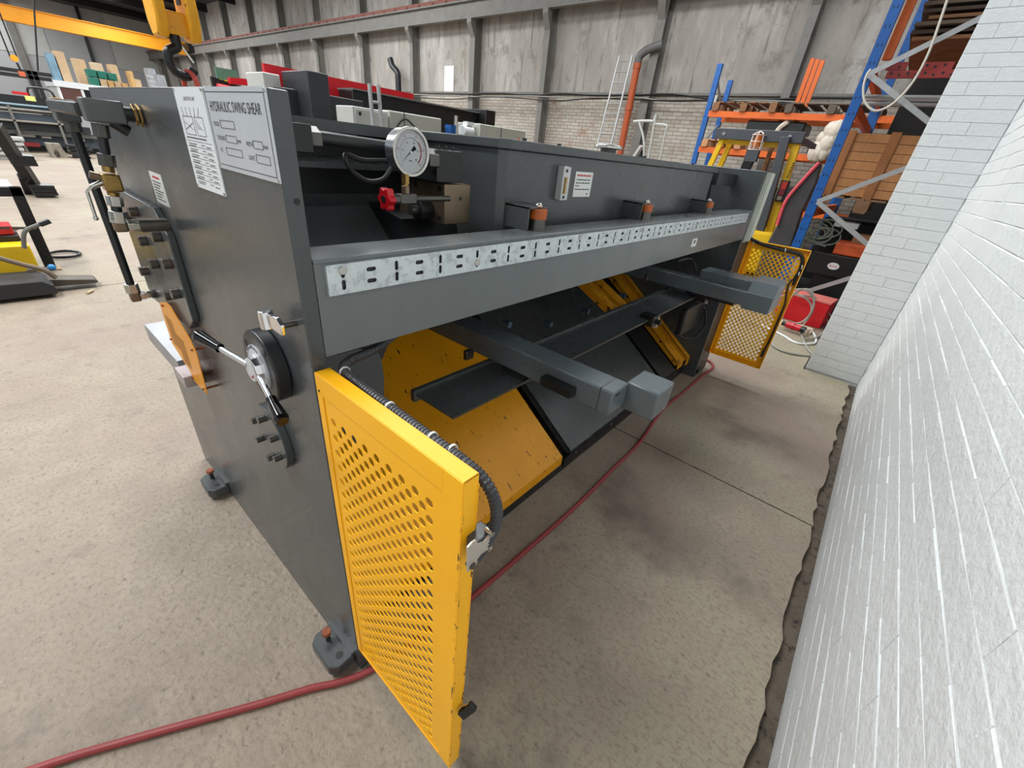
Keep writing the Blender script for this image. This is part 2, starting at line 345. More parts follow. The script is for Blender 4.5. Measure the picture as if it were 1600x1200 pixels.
for (x, z) in cand:
    dy = R_.uniform(-.0012, .0012); ro = R_.uniform(-.004, .004); me = R_.choice(brick_me)
    if (x, z) in ns:
        o = bpy.data.objects.new('brick', me); COL.objects.link(o); o.parent = wr; o.location = (x, WY - .0065 + dy, z); o.rotation_euler = (0, ro, 0)
    else:
        rest.add([Vector((v.co.x + x, v.co.y + WY - .0065 + dy, v.co.z + z)) for v in me.vertices], [tuple(p.vertices) for p in me.polygons])
rest.b('brick_courses', WBR, wr, smooth=0, kind='stuff')
we = struct('wall_end', MB().box(4.208, 4.6, WY - .25, -.678, -.03, 3.4), WBR)
MB().box(4.2, 4.6, WY - .2, WY, -.03, 3.4)
for r in range(45):
    z = .002 + r * .0755
    for (y0, y1) in (((-1.08, -.897), (-.896, -.673)) if r % 2 else ((-1.08, -.782), (-.781, -.673))):
        c = .0022; d = R_.uniform(-.0015, .001) + 4.2
        MB().add([(4.22, y0, z), (4.22, y1, z), (4.22, y1, z + .074), (4.22, y0, z + .074), (d + c, y0, z), (d + c, y1, z), (d + c, y1, z + .074), (d + c, y0, z + .074), (d, y0 + c, z + c), (d, y1 - c, z + c), (d, y1 - c, z + .074 - c), (d, y0 + c, z + .074 - c)],
                 [(0, 4, 5, 1), (1, 5, 6, 2), (2, 6, 7, 3), (3, 7, 4, 0), (4, 8, 9, 5), (5, 9, 10, 6), (6, 10, 11, 7), (7, 11, 8, 4), (8, 11, 10, 9)]).b('brick', WBR, we, smooth=0, fixn=False)

# ================================================================ THE SHEAR
SH = thing('hydraulic_shear', 'long charcoal grey hydraulic guillotine shear with yellow chutes and guards', 'machine', (0, 0, 0))
prof = [(0, 0), (1.43, 0), (1.45, .66), (1.06, .69), (1.06, .93), (1.238, 1.0), (1.238, 1.548), (0, 1.546)]
sp = MB().prism(prof, 'x', 0, .03).b('side_plate', CHAR, SH, bev=.003, smooth=0)
MB().cyl((.018, -.001, 1.398), (.018, .004, 1.398), .005, 12).b('bolt_hole', BLACK, sp)
MB().prism(prof, 'x', 3.09, 3.12).b('side_plate', CHAR, SH, bev=.003, smooth=0)
# lifting feet with jacking bolts
def foot(x0, x1, ya, yb, tip):
    s = -1 if x0 < 1 else 1; base = 0 if s < 0 else 3.12
    X = lambda d: base + s * d
    c = .022
    m = MB().prism([(X(0), ya), (X(.055), ya), (X(.078), ya + c), (X(.078), yb - c), (X(.055), yb), (X(0), yb)], 'z', .018, .06)
    f = m.b('foot', CHAR, SH, bev=.004)
    MB().cyl((X(.035), ya + .032, .058), (X(.035), ya + .032, .0606), .012, 16).b('bolt_hole', BLACK, f)
    MB().cyl((X(.035), yb - .045, .0), (X(.035), yb - .045, .095), .008, 12).b('bolt_shank', DSTEEL, f)
    MB().cyl((X(.035), yb - .045, .095), (X(.035), yb - .045, .107), .015, 6).b('bolt_head', RUST, f)
    MB().prism([(ya, .06), (ya + .0, .075), (yb, .075), (yb, .06)], 'x', X(0), X(.012)).b('weld_web', CHAR, f)
foot(-.08, 0, .026, .172, 0); foot(-.08, 0, 1.075, 1.215, 0); foot(3.2, 3.12, 0, .165, 0); foot(3.2, 3.12, 1.075, 1.215, 0)
# nameplate and lubrication chart
n1 = MB().box(-.0022, 0, .002, .252, 1.423, 1.5465).b('nameplate', ALUPL, SH, smooth=0)
XA = -.0026; UX = (0, -1, 0); UZ = (0, 0, 1)
def ln(m, y0, z0, y1, z1, wd=.0007, x=XA):      # printed line
    m.bar((x, y0, z0), (x, y1, z1), .0003, wd, up=(0, -(z1 - z0), (y1 - y0)) if (y1 - y0) or (z1 - z0) else (0, 0, 1)); return m
def frame(m, y0, z0, y1, z1, wd=.0007):
    for a in ((y0, z0, y1, z0), (y0, z1, y1, z1), (y0, z0, y0, z1), (y1, z0, y1, z1)): ln(m, *a, wd)
    return m
m = MB(); frame(m, .009, 1.4305, .245, 1.5395, .0009)
m.text('HYDRAULIC SWING SHEAR', (XA, .231, 1.512), UX, UZ, .021, .205)
def lab(t, y, z, wd): m.text(t, (XA, y, z), UX, UZ, .0095, wd)
lab('MODEL', .231, 1.4905, .026); frame(m, .200, 1.4885, .140, 1.4995)
lab('THICKNESS', .228, 1.4695, .036); frame(m, .188, 1.468, .142, 1.478); lab('mm', .139, 1.4695, .014)
lab('WIDTH', .105, 1.4675, .026); frame(m, .077, 1.466, .042, 1.4765); lab('mm', .039, 1.4675, .015)
lab('NO.', .225, 1.451, .010); frame(m, .198, 1.448, .130, 1.459); lab('DATE', .103, 1.448, .022); frame(m, .074, 1.446, .024, 1.4575)
m.b('lettering', INK, n1, smooth=0)
for y in (.0055, .248):
    for z in (1.427, 1.5425): MB().cyl((-.0035, y, z), (-.001, y, z), .0028, 12).b('rivet', STEEL, n1)
n2 = MB().box(-.0022, 0, .256, .414, 1.372, 1.5465).b('lubrication_chart', WHITE, SH, smooth=0)
m = MB(); m.text('LUBRICATION CHART', (XA, .3655, 1.5255), UX, UZ, .0085, .062)
frame(m, .395, 1.470, .340, 1.5); frame(m, .330, 1.470, .285, 1.5); ln(m, .39, 1.49, .345, 1.478); ln(m, .39, 1.478, .345, 1.49)
for k in range(5): ln(m, .392 - .024 * k, 1.515, .386 - .02 * k, 1.50); 
for k in range(4): ln(m, .322 - .008 * k, 1.495 - .005 * k, .318 - .008 * k, 1.48)
ln(m, .4, 1.4645, .29, 1.4645, .0016)
for k in range(8):
    z = 1.455 - k * .0098; ln(m, .405, z + .004, .268, z + .004, .0004)
    ln(m, .396, z - .001, .352, z - .001, .0010); ln(m, .396, z - .0045, .36, z - .0045, .0010)
    ln(m, .325, z - .001, .308, z - .001, .0010); ln(m, .300, z - .003, .276, z - .003, .0012)
m.b('printed_lines', INK, n2, smooth=0)
for y in (.26, .41):
    for z in (1.376, 1.5425): MB().cyl((-.0035, y, z), (-.001, y, z), .0028, 12).b('rivet', STEEL, n2)
n3 = MB().box(-.0012, 0, .695, .804, 1.289, 1.365).b('warning_sticker', PAPER, SH, smooth=0)
m = MB()
for k in range(7): ln(m, .79, 1.343 - k * .0072, .715 + (k % 3) * .012, 1.343 - k * .0072, .0024, -.0015)
m.b('printed_lines', INK, n3, smooth=0)
m = MB(); ln(m, .78, 1.354, .72, 1.354, .005, -.0015); m.b('red_title_line', INKR, n3, smooth=0)
# blade clearance hand wheel
c = Vector((0, .188, 1.038))
hd = MB().cyl(c, c + Vector((-.032, 0, 0)), .083, 64).b('clearance_dial', DARK, SH, bev=.004)
e = c + Vector((-.032, 0, 0))
MB().ring(e, (-1, 0, 0), .030, .052, .004, 48).b('scale_ring', ALUPL, hd)
m = MB()
for k in range(60):
    a = 2 * PI * k / 60; u = Vector((0, math.cos(a), math.sin(a))); q = e + Vector((-.0043, 0, 0))
    m.bar(q + u * .044, q + u * (.051 if k % 5 else .047), .0003, .0008, up=(1, 0, 0))
m.b('scale_marks', INK, hd, smooth=0)
MB().cyl(e, e + Vector((-.018, 0, 0)), .031, 10, .029, ph=.3).b('hub', CHROME, hd, bev=.003, smooth=25)
MB().ring(e + Vector((-.018, 0, 0)), (-1, 0, 0), .0, .026, .0015, 24).b('hub_badge', ALUPL, hd)
m = MB()
for k in range(9): a = 3.6 + k * .14; m.box(-.0522, -.0518, .188 + .017 * math.cos(a) - .0014, .188 + .017 * math.cos(a) + .0014, 1.038 + .017 * math.sin(a) - .0014, 1.038 + .017 * math.sin(a) + .0014)
m.b('red_badge_mark', INKR, hd, smooth=0)
for a in (.6, 2.3, 4.4):
    q = e + Vector((0, .068 * math.cos(a), .068 * math.sin(a))); MB().cyl(q, q + Vector((-.0012, 0, 0)), .008, 14).b('socket_hole', BLACK, hd)
def seek(px, py, base, L):      # point seen at a pixel at distance L from base, the outward one
    best = None
    for k in range(400):
        x = -.03 - k * .0006; p = U('x', x, px, py); d = abs((p - base).length - L)
        if best is None or d < best[0]: best = (d, p)
    return best[1]
hub = e + Vector((-.010, 0, 0))
for (px, py) in ((311, 525), (440, 655)):
    cand_ = [U('x', -.04 - k * .0005, px, py) for k in range(200)]
    tip = min(cand_, key=lambda p: abs((p - hub).length - .165) + (0 if p.x > -.13 else 1))
    d = (tip - hub).normalized()
    MB().cyl(hub + d * .02, hub + d * .125, .0062, 16).b('spoke', CHROME, hd)
    kb = MB(); kb.cyl(hub + d * .102, hub + d * .110, .0105, 20); kb.cyl(hub + d * .110, hub + d * .163, .0098, 20, .0145); kb.cyl(hub + d * .163, hub + d * .172, .0145, 20, .0115)
    kb.b('spoke_grip', mat('black_bakelite', (12, 12, 13), .12, var=.05), hd)
# chrome pointer clamp above the dial
q = U('x', -.045, 403, 500)
pc = MB().cyl(Vector((-.03, q.y, q.z - .02)), Vector((-.03, q.y, q.z + .016)), .013, 24).b('pointer_clamp', CHROME, SH, bev=.002)
MB().prism([(q.y - .005, q.z + .012), (q.y - .055, q.z + .02), (q.y - .072, q.z + .008), (q.y - .070, q.z - .012), (q.y - .02, q.z - .012)], 'x', -.034, -.026).b('pointer_plate', CHROME, pc, bev=.002)
MB().cyl((-.03, q.y - .055, q.z + .002), (0, q.y - .055, q.z + .002), .006, 12).b('pin', DSTEEL, pc)
# round flange with six socket screws
fl = MB().cyl((0, .28, .788), (-.019, .28, .788), .0925, 72).b('round_flange', CHAR, SH, bev=.002)
for k in range(6):
    a = PI / 6 + k * PI / 3; y = .28 + .062 * math.cos(a); z = .788 + .062 * math.sin(a)
    s_ = MB().cyl((-.019, y, z), (-.037, y, z), .009, 20).b('socket_screw', DSTEEL, fl, bev=.001)
# trunnion plate with its eight big bolts
tp = MB().prism([(.80, 1.275), (1.215, 1.275), (1.25, 1.24), (1.25, .93), (1.2, .90), (.80, .92), (.728, .97), (.728, 1.215)], 'x', -.019, 0).b('pivot_plate', CHAR, SH, bev=.003, smooth=0)
for y, z in ((1.0, 1.235), (.80, 1.20), (1.0, 1.15), (.775, 1.13), (.95, 1.09), (.785, 1.04), (.89, 1.005), (1.14, 1.20), (1.15, 1.02)):
    MB().cyl((-.019, y, z), (-.040, y, z), .0155, 24).b('socket_screw', BOLT, tp, bev=.0015)
# slotted yellow side cover over the throat
poly = [(1.047, .938), (.954, .965), (.905, .967), (.765, .893), (.74, .86), (.768, .70), (.909, .692), (.917, .724), (1.065, .778), (1.065, .85)]
am = mat('amber_plastic_sheet', (250, 176, 60), .25, var=.03); am.node_tree.nodes['Principled BSDF'].inputs['Transmission Weight'].default_value = .35; am.node_tree.nodes['Principled BSDF'].inputs['IOR'].default_value = 1.1
yc = MB().prism(poly, 'x', -.032, -.029).b('slotted_cover', am, SH, smooth=0)
m = MB()
for g, (y0, z0) in enumerate(((1.035, .905), (.955, .86))):
    for k in range(13): m.box(-.0326, -.0318, y0 - .085, y0 - .01, z0 - .008 - k * .0085, z0 - .005 - k * .0085)
m.b('vent_slots', mat('slot_shadow_brown', (110, 62, 10), .7), yc, smooth=0)
for (y, z) in ((1.0, .94), (.775, .86), (1.05, .80), (.90, .705), (.785, .712)): MB().cyl((0, y, z), (-.037, y, z), .004, 8).b('screw', RUST, yc)
# bed and table
bed = MB().box(-.034, 3.154, 1.08, 1.53, .625, .70).b('table', mat('machined_table', (150, 152, 156), .42, .5, var=.08, vs=6), SH, bev=.002)
MB().box(-.060, .0, .90, 1.0, .672, .715).b('blade_end_block', mat('machined_block', (176, 166, 168), .45, .4), SH, bev=.003)
MB().box(.03, 3.09, 1.05, 1.09, .02, .625).b('bed_front_plate', DARK, SH)
MB().box(.03, 3.09, 1.09, 1.40, .02, .05).b('bed_base_plate', DARK, SH)
# blade beam and upper frame
up = MB().box(.03, 3.09, .60, .63, .98, 1.5).b('blade_beam', DARK, SH)
MB().prism([(.50, 1.505), (.60, 1.505), (.60, 1.527), (.485, 1.527), (.485, 1.50), (.50, 1.50)], 'x', .03, .70).b('top_channel', CHAR, up, smooth=0)
MB().prism([(.53, 1.425), (.60, 1.437), (.60, 1.418), (.53, 1.41)], 'x', .03, .70).b('ledge', CHAR, up, smooth=0)
MB().prism([(.50, 1.315), (.60, 1.335), (.60, 1.0), (.20, 1.05), (.20, 1.06)], 'x', .03, .70).b('inner_ramp', CHAR, up, smooth=0)
MB().prism([(.34, 1.30), (.50, 1.325), (.52, 1.12), (.26, 1.12)], 'x', .46, .70).b('cylinder_cover', DARK, up, smooth=0)
MB().box(.03, 3.09, .63, 1.2, 1.47, 1.49).b('top_plate', DARK, up)
MB().box(.03, 3.09, 1.18, 1.2, .86, 1.48).b('front_cover', CHAR, up)
# cross beam with the perforated strip
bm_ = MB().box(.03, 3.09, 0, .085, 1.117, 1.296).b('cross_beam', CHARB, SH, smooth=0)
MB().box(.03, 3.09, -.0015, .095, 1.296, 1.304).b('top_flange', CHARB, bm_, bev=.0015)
m = MB().box(2.02, 2.09, -.0012, 0, 1.155, 1.196); m.b('small_label', PAPER, bm_, smooth=0)
m = MB(); m.box(2.045, 2.065, -.0018, -.001, 1.17, 1.188); m.b('label_print', INK, bm_, smooth=0)
# strip: galvanised perforated tray with real slots
def slot_strip(x0, x1, z0, z1, y, holes, t):
    # vertical cells: one slot column per cell, rectangle outline with slot cut
    m = MB()
    holes = sorted(holes); 
    edges = [x0] + [(holes[i][0] + holes[i + 1][0]) / 2 for i in range(len(holes) - 1)] + [x1]
    zm = (z0 + z1) / 2
    for i, (cx, hor) in enumerate(holes):
        a, b = edges[i], edges[i + 1]
        for (za, zb) in ((z0, zm), (zm, z1)):
            cz = (za + zb) / 2; cz += (.0018 if za == z0 else -.0018)
            hw, hh = (.0105, .0042) if hor else (.0042, .0095)
            r = min(hw, hh); P = []
            for k in range(12):
                g = 2 * PI * (k + .5) / 12; sx = 1 if math.cos(g) > 0 else -1; sz = 1 if math.sin(g) > 0 else -1
                P.append((cx + sx * (hw - r) + r * math.cos(g), cz + sz * (hh - r) + r * math.sin(g)))
            O = [(b, cz), (b, zb), (cx, zb), (a, zb), (a, cz), (a, za), (cx, za), (b, za)]
            V = [(x, y, z) for x, z in O + P] + [(x, y + t, z) for x, z in P]
            F_ = []
            # quadrant polygons
            for q in range(4):
                o0, o1, o2 = (2 * q) % 8, (2 * q + 1) % 8, (2 * q + 2) % 8; i0 = 3 * q
                if q == 0: ii = [11, 0, 1, 2, 3]
                pts = [8 + (i0 + j) % 12 for j in range(4)]
                F_.append((o0, o1, o2) + tuple(8 + (i0 + j) % 12 for j in (3, 2, 1, 0)))
            # index 0 sits just after angle 0: outline start approximated by the cell midline
            F_ += [(8 + k, 8 + (k + 1) % 12, 20 + (k + 1) % 12, 20 + k) for k in range(12)]
            m.add(V, F_)
    return m
hs = []; x = .138; hor = True; k = 0
while x < 2.96: hs.append((x, hor)); x += .058; hor = not hor
hs = [(.079, False)] + hs
st = slot_strip(.05, 2.985, 1.240, 1.292, -.007, hs, .002).b('perforated_strip', ZINC, bm_, smooth=0, fixn=False)
m = MB(); m.box(.05, 2.985, -.007, -.0, 1.2375, 1.24); m.box(.05, 2.985, -.007, 0, 1.292, 1.2935); m.box(.0485, .05, -.007, 0, 1.2375, 1.2935); m.b('strip_lips', ZINC, bm_, smooth=0)
MB().box(.052, 2.983, -.003, -.001, 1.2405, 1.2915).b('strip_backing', DARK, bm_, smooth=0)
for (x, z) in ((.079, 1.2815), (.428, 1.256), (.89, 1.281), (1.338, 1.281), (1.98, 1.268), (2.6, 1.281)):
    MB().cyl((x, -.007, z), (x, -.010, z), .0078, 14).b('strip_screw', STEEL, bm_, bev=.001)
# oil tank
tk = MB().prism([(.665, .60), (.665, .165), (.685, .145), (2.50, .145), (2.62, .30), (2.62, .60)], 'z', 1.13, 1.505).b('oil_tank', CHAR, SH, bev=.003, smooth=0)
MB().prism([(.655, .62), (.655, .158), (.680, .132), (2.51, .132), (2.64, .295), (2.64, .62)], 'z', 1.505, 1.53).b('tank_lid', CHAR, tk, bev=.003, smooth=0)
for (x, y) in ((.78, .17), (1.0, .2), (1.60, .17), (2.2, .17)): MB().cyl((x, y, 1.53), (x, y, 1.538), .007, 6).b('lid_bolt', DARK, tk)
# level gauge
lg = MB().box(.932, .962, .118, .145, 1.374, 1.476).b('level_gauge', mat('gauge_silver', (196, 198, 198), .35, .3), tk, bev=.003)
MB().box(.962, .976, .122, .145, 1.376, 1.474).b('gauge_edge', mat('gauge_silver', (196, 198, 198)), tk)
MB().box(.939, .955, .1165, .119, 1.395, 1.445).b('sight_glass', mat('oil_amber', (176, 138, 60), .2), tk, smooth=0)
MB().box(.9405, .9445, .116, .1168, 1.396, 1.444).b('sight_scale', INK, tk, smooth=0)
for z in (1.385, 1.463): MB().cyl((.947, .1185, z), (.947, .1165, z), .005, 14).b('gauge_screw', INK, tk)
ol = MB().box(1.042, 1.156, .1438, .145, 1.382, 1.462).b('oil_notice', PAPER, tk, smooth=0)
m = MB()
for k, (z, a, b_) in enumerate(((1.437, 1.053, 1.145), (1.427, 1.05, 1.14), (1.418, 1.05, 1.072), (1.4065, 1.048, 1.142), (1.392, 1.128, 1.138))):
    x = a
    while x < b_ - .004: l_ = R_.uniform(.006, .016); m.box(x, min(x + l_, b_), .1432, .1439, z - .0017, z + .0017); x += l_ + .004
m.b('printed_lines', INK, tk, smooth=0)
m = MB(); x = 1.052
while x < 1.145: m.box(x, x + .010, .1432, .1439, 1.448, 1.4535); x += .0135
m.b('red_title', INKR, tk, smooth=0)
# filler cap
fc = MB(); fc.cyl((1.90, .52, 1.53), (1.90, .52, 1.56), .04, 24); fc = fc.b('filler_neck', DSTEEL, tk)
MB().cyl((1.90, .52, 1.56), (1.90, .52, 1.578), .075, 40, .072).b('filler_cap', STEEL, tk, bev=.004)
# three tank hold-down brackets with rubber mounts
for bx in (.742, 1.49, 2.30):
    g = MB(); g.box(bx - .052, bx - .046, .055, .145, 1.304, 1.368); g.box(bx - .052, bx + .05, .055, .145, 1.362, 1.368)
    g = g.b('mount_bracket', CHAR, SH, bev=.001)
    MB().cyl((bx, .06, 1.304), (bx, .06, 1.335), .027, 20, .024).b('mount_foot', DSTEEL, g)
    MB().cyl((bx, .06, 1.335), (bx, .06, 1.362), .026, 20).b('rubber_mount', mat('orange_mount', (176, 84, 26), .5, var=.3, vs=30), g)
    MB().sphere((bx, .062, 1.370), .013, 14, (1, 1, .7)).b('mount_nut', STEEL, g)
# far end: cross piece, light end profile, cable bundle
MB().box(2.66, 3.08, .16, .2, 1.44, 1.51).b('end_cross_piece', DARK, SH, bev=.002)
MB().box(2.62, 3.09, .50, .56, 1.13, 1.5).b('inner_end_panel', BLACK, SH)
for k in range(4): MB().tube([(2.93 + .02 * k, .3, 1.46), (2.90 + .022 * k, .28, 1.40), (2.84 + .024 * k, .26, 1.33), (2.80 + .02 * k, .25, 1.28)], .006, 6).b('cable', RUB, SH)
cr = mat('cream_edge_profile', (196, 202, 190), .4, var=.04); gd = mat('green_grey_edge', (98, 110, 104), .4, var=.05)
MB().box(3.12, 3.38, .0, .9, .0, 1.09).b('end_cabinet', DARK, SH, bev=.003)
m = MB().box(3.12, 3.36, .0, .05, 1.09, 1.545).b('end_profile', gd, SH, smooth=0)
m = MB().box(3.25, 3.36, -.006, 0, 1.09, 1.54).b('end_profile_face', cr, SH, smooth=0)
m = MB()
for x in (3.14, 3.185, 3.215): m.box(x, x + .014, -.004, 0, 1.09, 1.54)
m.b('profile_grooves', cr, SH, smooth=0)

# ---- perforated yellow swing guards
def perf(P0, ey, ez, n, cols, pz, rows, r, y0, z0, W, Hh, t):
    """sheet in the plane of ey,ez, thickness t along n; holes in a staggered pattern"""
    P0 = Vector(P0); ey = Vector(ey); ez = Vector(ez); n = Vector(n); m = MB(); hy = cols[1] / 2; hz = pz / 2; nc = cols[0]
    def pt(u, v, f): return P0 + ey * u + ez * v + n * (0 if f else t)
    def face(us):
        for f in (1, 0):
            vs = [pt(u, v, f) for u, v in us]; m.add(vs, [tuple(range(len(us))) if f else tuple(range(len(us) - 1, -1, -1))])
    NR = 2 * rows - 1
    for j in range(NR):
        odd = j % 2; cnt = nc - odd
        for i in range(cnt):
            u = y0 + (i * 2 + odd) * hy; v = z0 + j * hz
            D = [(u + hy, v), (u, v + hz), (u - hy, v), (u, v - hz)]; C = [(u + r * math.cos(2 * PI * k / 16), v + r * math.sin(2 * PI * k / 16)) for k in range(16)]
            for q in range(4): face([D[q], D[(q + 1) % 4]] + [C[(4 * q + k) % 16] for k in (4, 3, 2, 1, 0)])
            a = [pt(u_, v_, 1) for u_, v_ in C] + [pt(u_, v_, 0) for u_, v_ in C]
            m.add(a, [(k, k + 16, (k + 1) % 16 + 16, (k + 1) % 16) for k in range(16)])
    L_, R2 = y0 - hy, y0 + (2 * nc - 1) * hy; B, T = z0 - hz, z0 + (NR) * hz
    for i in range(nc - 1):
        a = y0 + i * 2 * hy; face([(a, B), (a + 2 * hy, B), (a + hy, z0)]); face([(a + 2 * hy, T), (a, T), (a + hy, T - hz)])
    for j in range(0, NR - 1, 2):
        v = z0 + j * hz; face([(L_, v + 2 * hz), (L_, v), (L_ + hy, v + hz)]); face([(R2, v), (R2, v + 2 * hz), (R2 - hy, v + hz)])
    for (u, v, su, sv) in ((L_, B, 1, 1), (R2, B, -1, 1), (L_, T, 1, -1), (R2, T, -1, -1)): face([(u, v), (u + su * hy, v), (u, v + sv * hz)])
    face([(0, 0), (W, 0), (R2, B), (L_, B)]); face([(W, 0), (W, Hh), (R2, T), (R2, B)]); face([(W, Hh), (0, Hh), (L_, T), (R2, T)]); face([(0, Hh), (0, 0), (L_, B), (L_, T)])
    return m
# near guard: hinge at y=-.008, free edge at y=-.424, leans very slightly
GZ0, GZ1 = .14, 1.098
gp = perf((.0, -.008, GZ0), (0, -1, 0), (0, 0, 1), (1, 0, 0), (9, .0365), .039, 22, .0098, .048, .045, .416, GZ1 - GZ0, .0025)
g1 = gp.b('guard_door', YEL, SH, smooth=0)
m = MB(); m.box(0, .030, -.008, -.424, GZ1 - .003, GZ1); m.box(0, .030, -.008, -.424, GZ0, GZ0 + .003); m.box(0, .030, -.424, -.4215, GZ0, GZ1); m.box(0, .030, -.0105, -.008, GZ0, GZ1)
m.b('return_flange', YEL, g1, bev=.001, smooth=0)
m = MB()      # raised border frame around the perforated field
for a in ((-.010, -.030, GZ0, GZ1), (-.382, -.424, GZ0, GZ1), (-.030, -.382, GZ0, GZ0 + .012), (-.030, -.382, GZ1 - .045, GZ1)): m.box(-.0022, 0, *a)
m.b('border_frame', YEL, g1, bev=.0008, smooth=0)
m = MB(); m.box(-.0028, .002, -.4246, -.4205, GZ0 + .01, GZ1 - .06); m.box(.0265, .0305, -.4246, -.4235, GZ0 + .05, GZ1 - .02)
m.b('chipped_edge', mat('chipped_yellow', (250, 176, 5), .5, var=.05, spots=[((56, 44, 26), 40, .555, .57, (1, 1, .35))]), g1, smooth=0)
MB().cyl((-.0023, -.020, 1.062), (-.003, -.020, 1.062), .003, 10).b('rivet_hole', BLACK, g1)
# corrugated conduit along the inner top edge, down to the door switch
cpts = [(.55, .22, 1.07), (.33, .12, 1.085), (.16, .03, 1.09), (.075, -.002, 1.095), (.048, -.03, 1.093), (.046, -.08, 1.088), (.046, -.2, 1.083), (.046, -.3, 1.08), (.047, -.37, 1.078), (.05, -.412, 1.068), (.053, -.437, 1.04), (.053, -.445, 1.0), (.040, -.44, .955), (.028, -.432, .925)]
cd = MB().tube(cpts, .0095, 10, ribs=.0075, amp=.09).b('conduit', CONDT, g1)
MB().tube([(.05, .10, 1.105), (.12, .10, 1.103), (.22, .14, 1.10), (.36, .2, 1.10)], .011, 10, ribs=.0075, amp=.09).b('conduit', CONDT, SH)
m = MB()
for q in ((.046, -.185, 1.084), (.047, -.30, 1.081), (.05, -.345, 1.080), (.047, -.035, 1.093)): m.ring(Vector(q) + Vector((0, .003, 0)), (0, -1, 0), .0095, .0112, .004, 16)
m.b('cable_ties', PAPER, g1)
# door interlock switch on its bracket
def yz(px, py, y): p = U('y', y, px, py); return (p.x, p.z)
YS = -.448
ip = [(731, 894), (731, 856), (738, 848), (744, 844), (748, 851), (757, 847), (764, 838), (766, 829), (770, 830), (769, 857), (764, 862), (760, 860), (752, 866), (746, 874), (745, 882), (740, 886)]
lsw = MB().prism([yz(a, b_, YS) for a, b_ in ip], 'y', YS, YS + .003).b('interlock_bracket', mat('satin_steel', (196, 186, 176), .4, .5), g1, smooth=0)
p = U('y', YS + .01, 752, 840); MB().box(p.x - .018, p.x + .020, YS + .004, YS + .032, p.z - .022, p.z + .006).b('interlock_switch', CHAR, g1, bev=.002)
p = U('y', YS, 767, 833); MB().cyl((p.x, YS - .004, p.z), (p.x, YS + .01, p.z), .005, 12).b('bracket_screw', STEEL, g1)
p = U('y', YS, 738, 884); MB().cyl((p.x, YS - .002, p.z), (p.x, YS + .01, p.z), .006, 12).b('bracket_screw', BOLT, g1)
p = U('y', -.44, 730, 1105); MB().bar((.02, -.425, p.z - .01), (.036, -.445, p.z + .012), .012, .003, up=(1, 0, 1)).b('latch_plate', STEEL, g1)
MB().bar((.014, -.436, p.z - .018), (.036, -.452, p.z + .014), .020, .012, up=(1, 0, .4)).b('latch', BLACK, g1, bev=.002)
# far guard, seen from the inside
GX = 3.36; FZ0, FZ1 = .165, 1.095
g2 = perf((GX, -.0, FZ0), (0, -1, 0), (0, 0, 1), (1, 0, 0), (10, .0335), .0385, 22, .0105, .045, .055, .405, FZ1 - FZ0, .0025).b('guard_door', mat('yellow_guard_paint', (0, 0, 0)), SH, smooth=0)
m = MB(); m.box(GX - .034, GX, -.0, -.405, FZ1 - .003, FZ1); m.box(GX - .034, GX, -.0, -.405, FZ0, FZ0 + .003); m.box(GX - .034, GX, -.405, -.4025, FZ0, FZ1); m.box(GX - .034, GX, -.0025, .0, FZ0, FZ1)
m.b('return_flange', YEL, g2, smooth=0)
m = MB(); m.box(GX - .012, GX, -.022, -.028, FZ0 + .01, FZ1 - .01); m.box(GX - .012, GX, -.372, -.378, FZ0 + .03, FZ1 - .01); m.box(GX - .012, GX, -.03, -.375, FZ0 + .03, FZ0 + .036)
m.b('inner_ribs', YEL, g2, smooth=0)
MB().tube([(3.30, .12, 1.13), (3.31, .04, 1.125), (3.325, -.02, 1.10), (3.335, -.12, 1.078), (3.335, -.25, 1.068), (3.335, -.34, 1.062), (3.34, -.375, 1.03), (3.34, -.385, .95), (3.335, -.378, .90)], .012, 8, ribs=.012, amp=.08).b('conduit', RUB, g2)
MB().tube([(3.335, -.378, .90), (3.33, -.36, .86), (3.33, -.362, .80), (3.335, -.385, .70), (3.335, -.388, .55), (3.335, -.388, .40), (3.33, -.382, .33)], .006, 8).b('cable', RUB, g2)
MB().box(3.325, 3.345, -.375, -.392, .85, .92).b('interlock_switch', BLACK, g2); MB().box(3.32, 3.35, -.372, -.388, .27, .33).b('interlock_switch', BLACK, g2)
for y, z in ((-.03, 1.085), (-.25, 1.07), (-.39, .98), (-.39, .93), (-.375, .82)): MB().ring((3.335, y, z), (0, -1, .2), .012, .016, .005, 12).b('cable_tie', PAPER, g2)

# ---- scrap chutes
TA = .725
def chute(x0, x1, material, z0=.12, y0=.095, ytop=.98, lip=.055, name='scrap_chute'):
    m = MB(); zt = z0 + TA * (ytop - y0)
    m.prism([(y0, z0), (ytop, zt), (ytop, zt - .006), (y0 + .004, z0 - .006)], 'x', x0, x1)
    m.prism([(y0, z0), (y0 + .004, z0), (y0 + .004, z0 - lip), (y0, z0 - lip)], 'x', x0, x1)
    m.prism([(y0, z0), (ytop, zt), (ytop, zt - .05), (y0 + .02, z0 - .035)], 'x', x0, x0 + .003); m.prism([(y0, z0), (ytop, zt), (ytop, zt - .05), (y0 + .02, z0 - .035)], 'x', x1 - .003, x1)
    return m.b(name, material, SH, bev=0, smooth=0)
chute(.035, 1.255, YELC)
c2 = chute(1.335, 2.55, CHAR, z0=.115, lip=.02); chute(2.60, 2.86, DARK, z0=.105, lip=.02)
c4 = chute(2.90, 3.02, YELW, z0=.15, y0=.10, lip=.06); chute(3.03, 3.16, YELW, z0=.165, y0=.08, lip=.07)
rail = MB().box(.035, 3.09, .10, .14, .0, .075).b('front_base_rail', DARK, SH, bev=.002)
MB().box(1.27, 2.88, .088, .10, .045, .10).b('chute_rail', BLACK, SH, smooth=0)
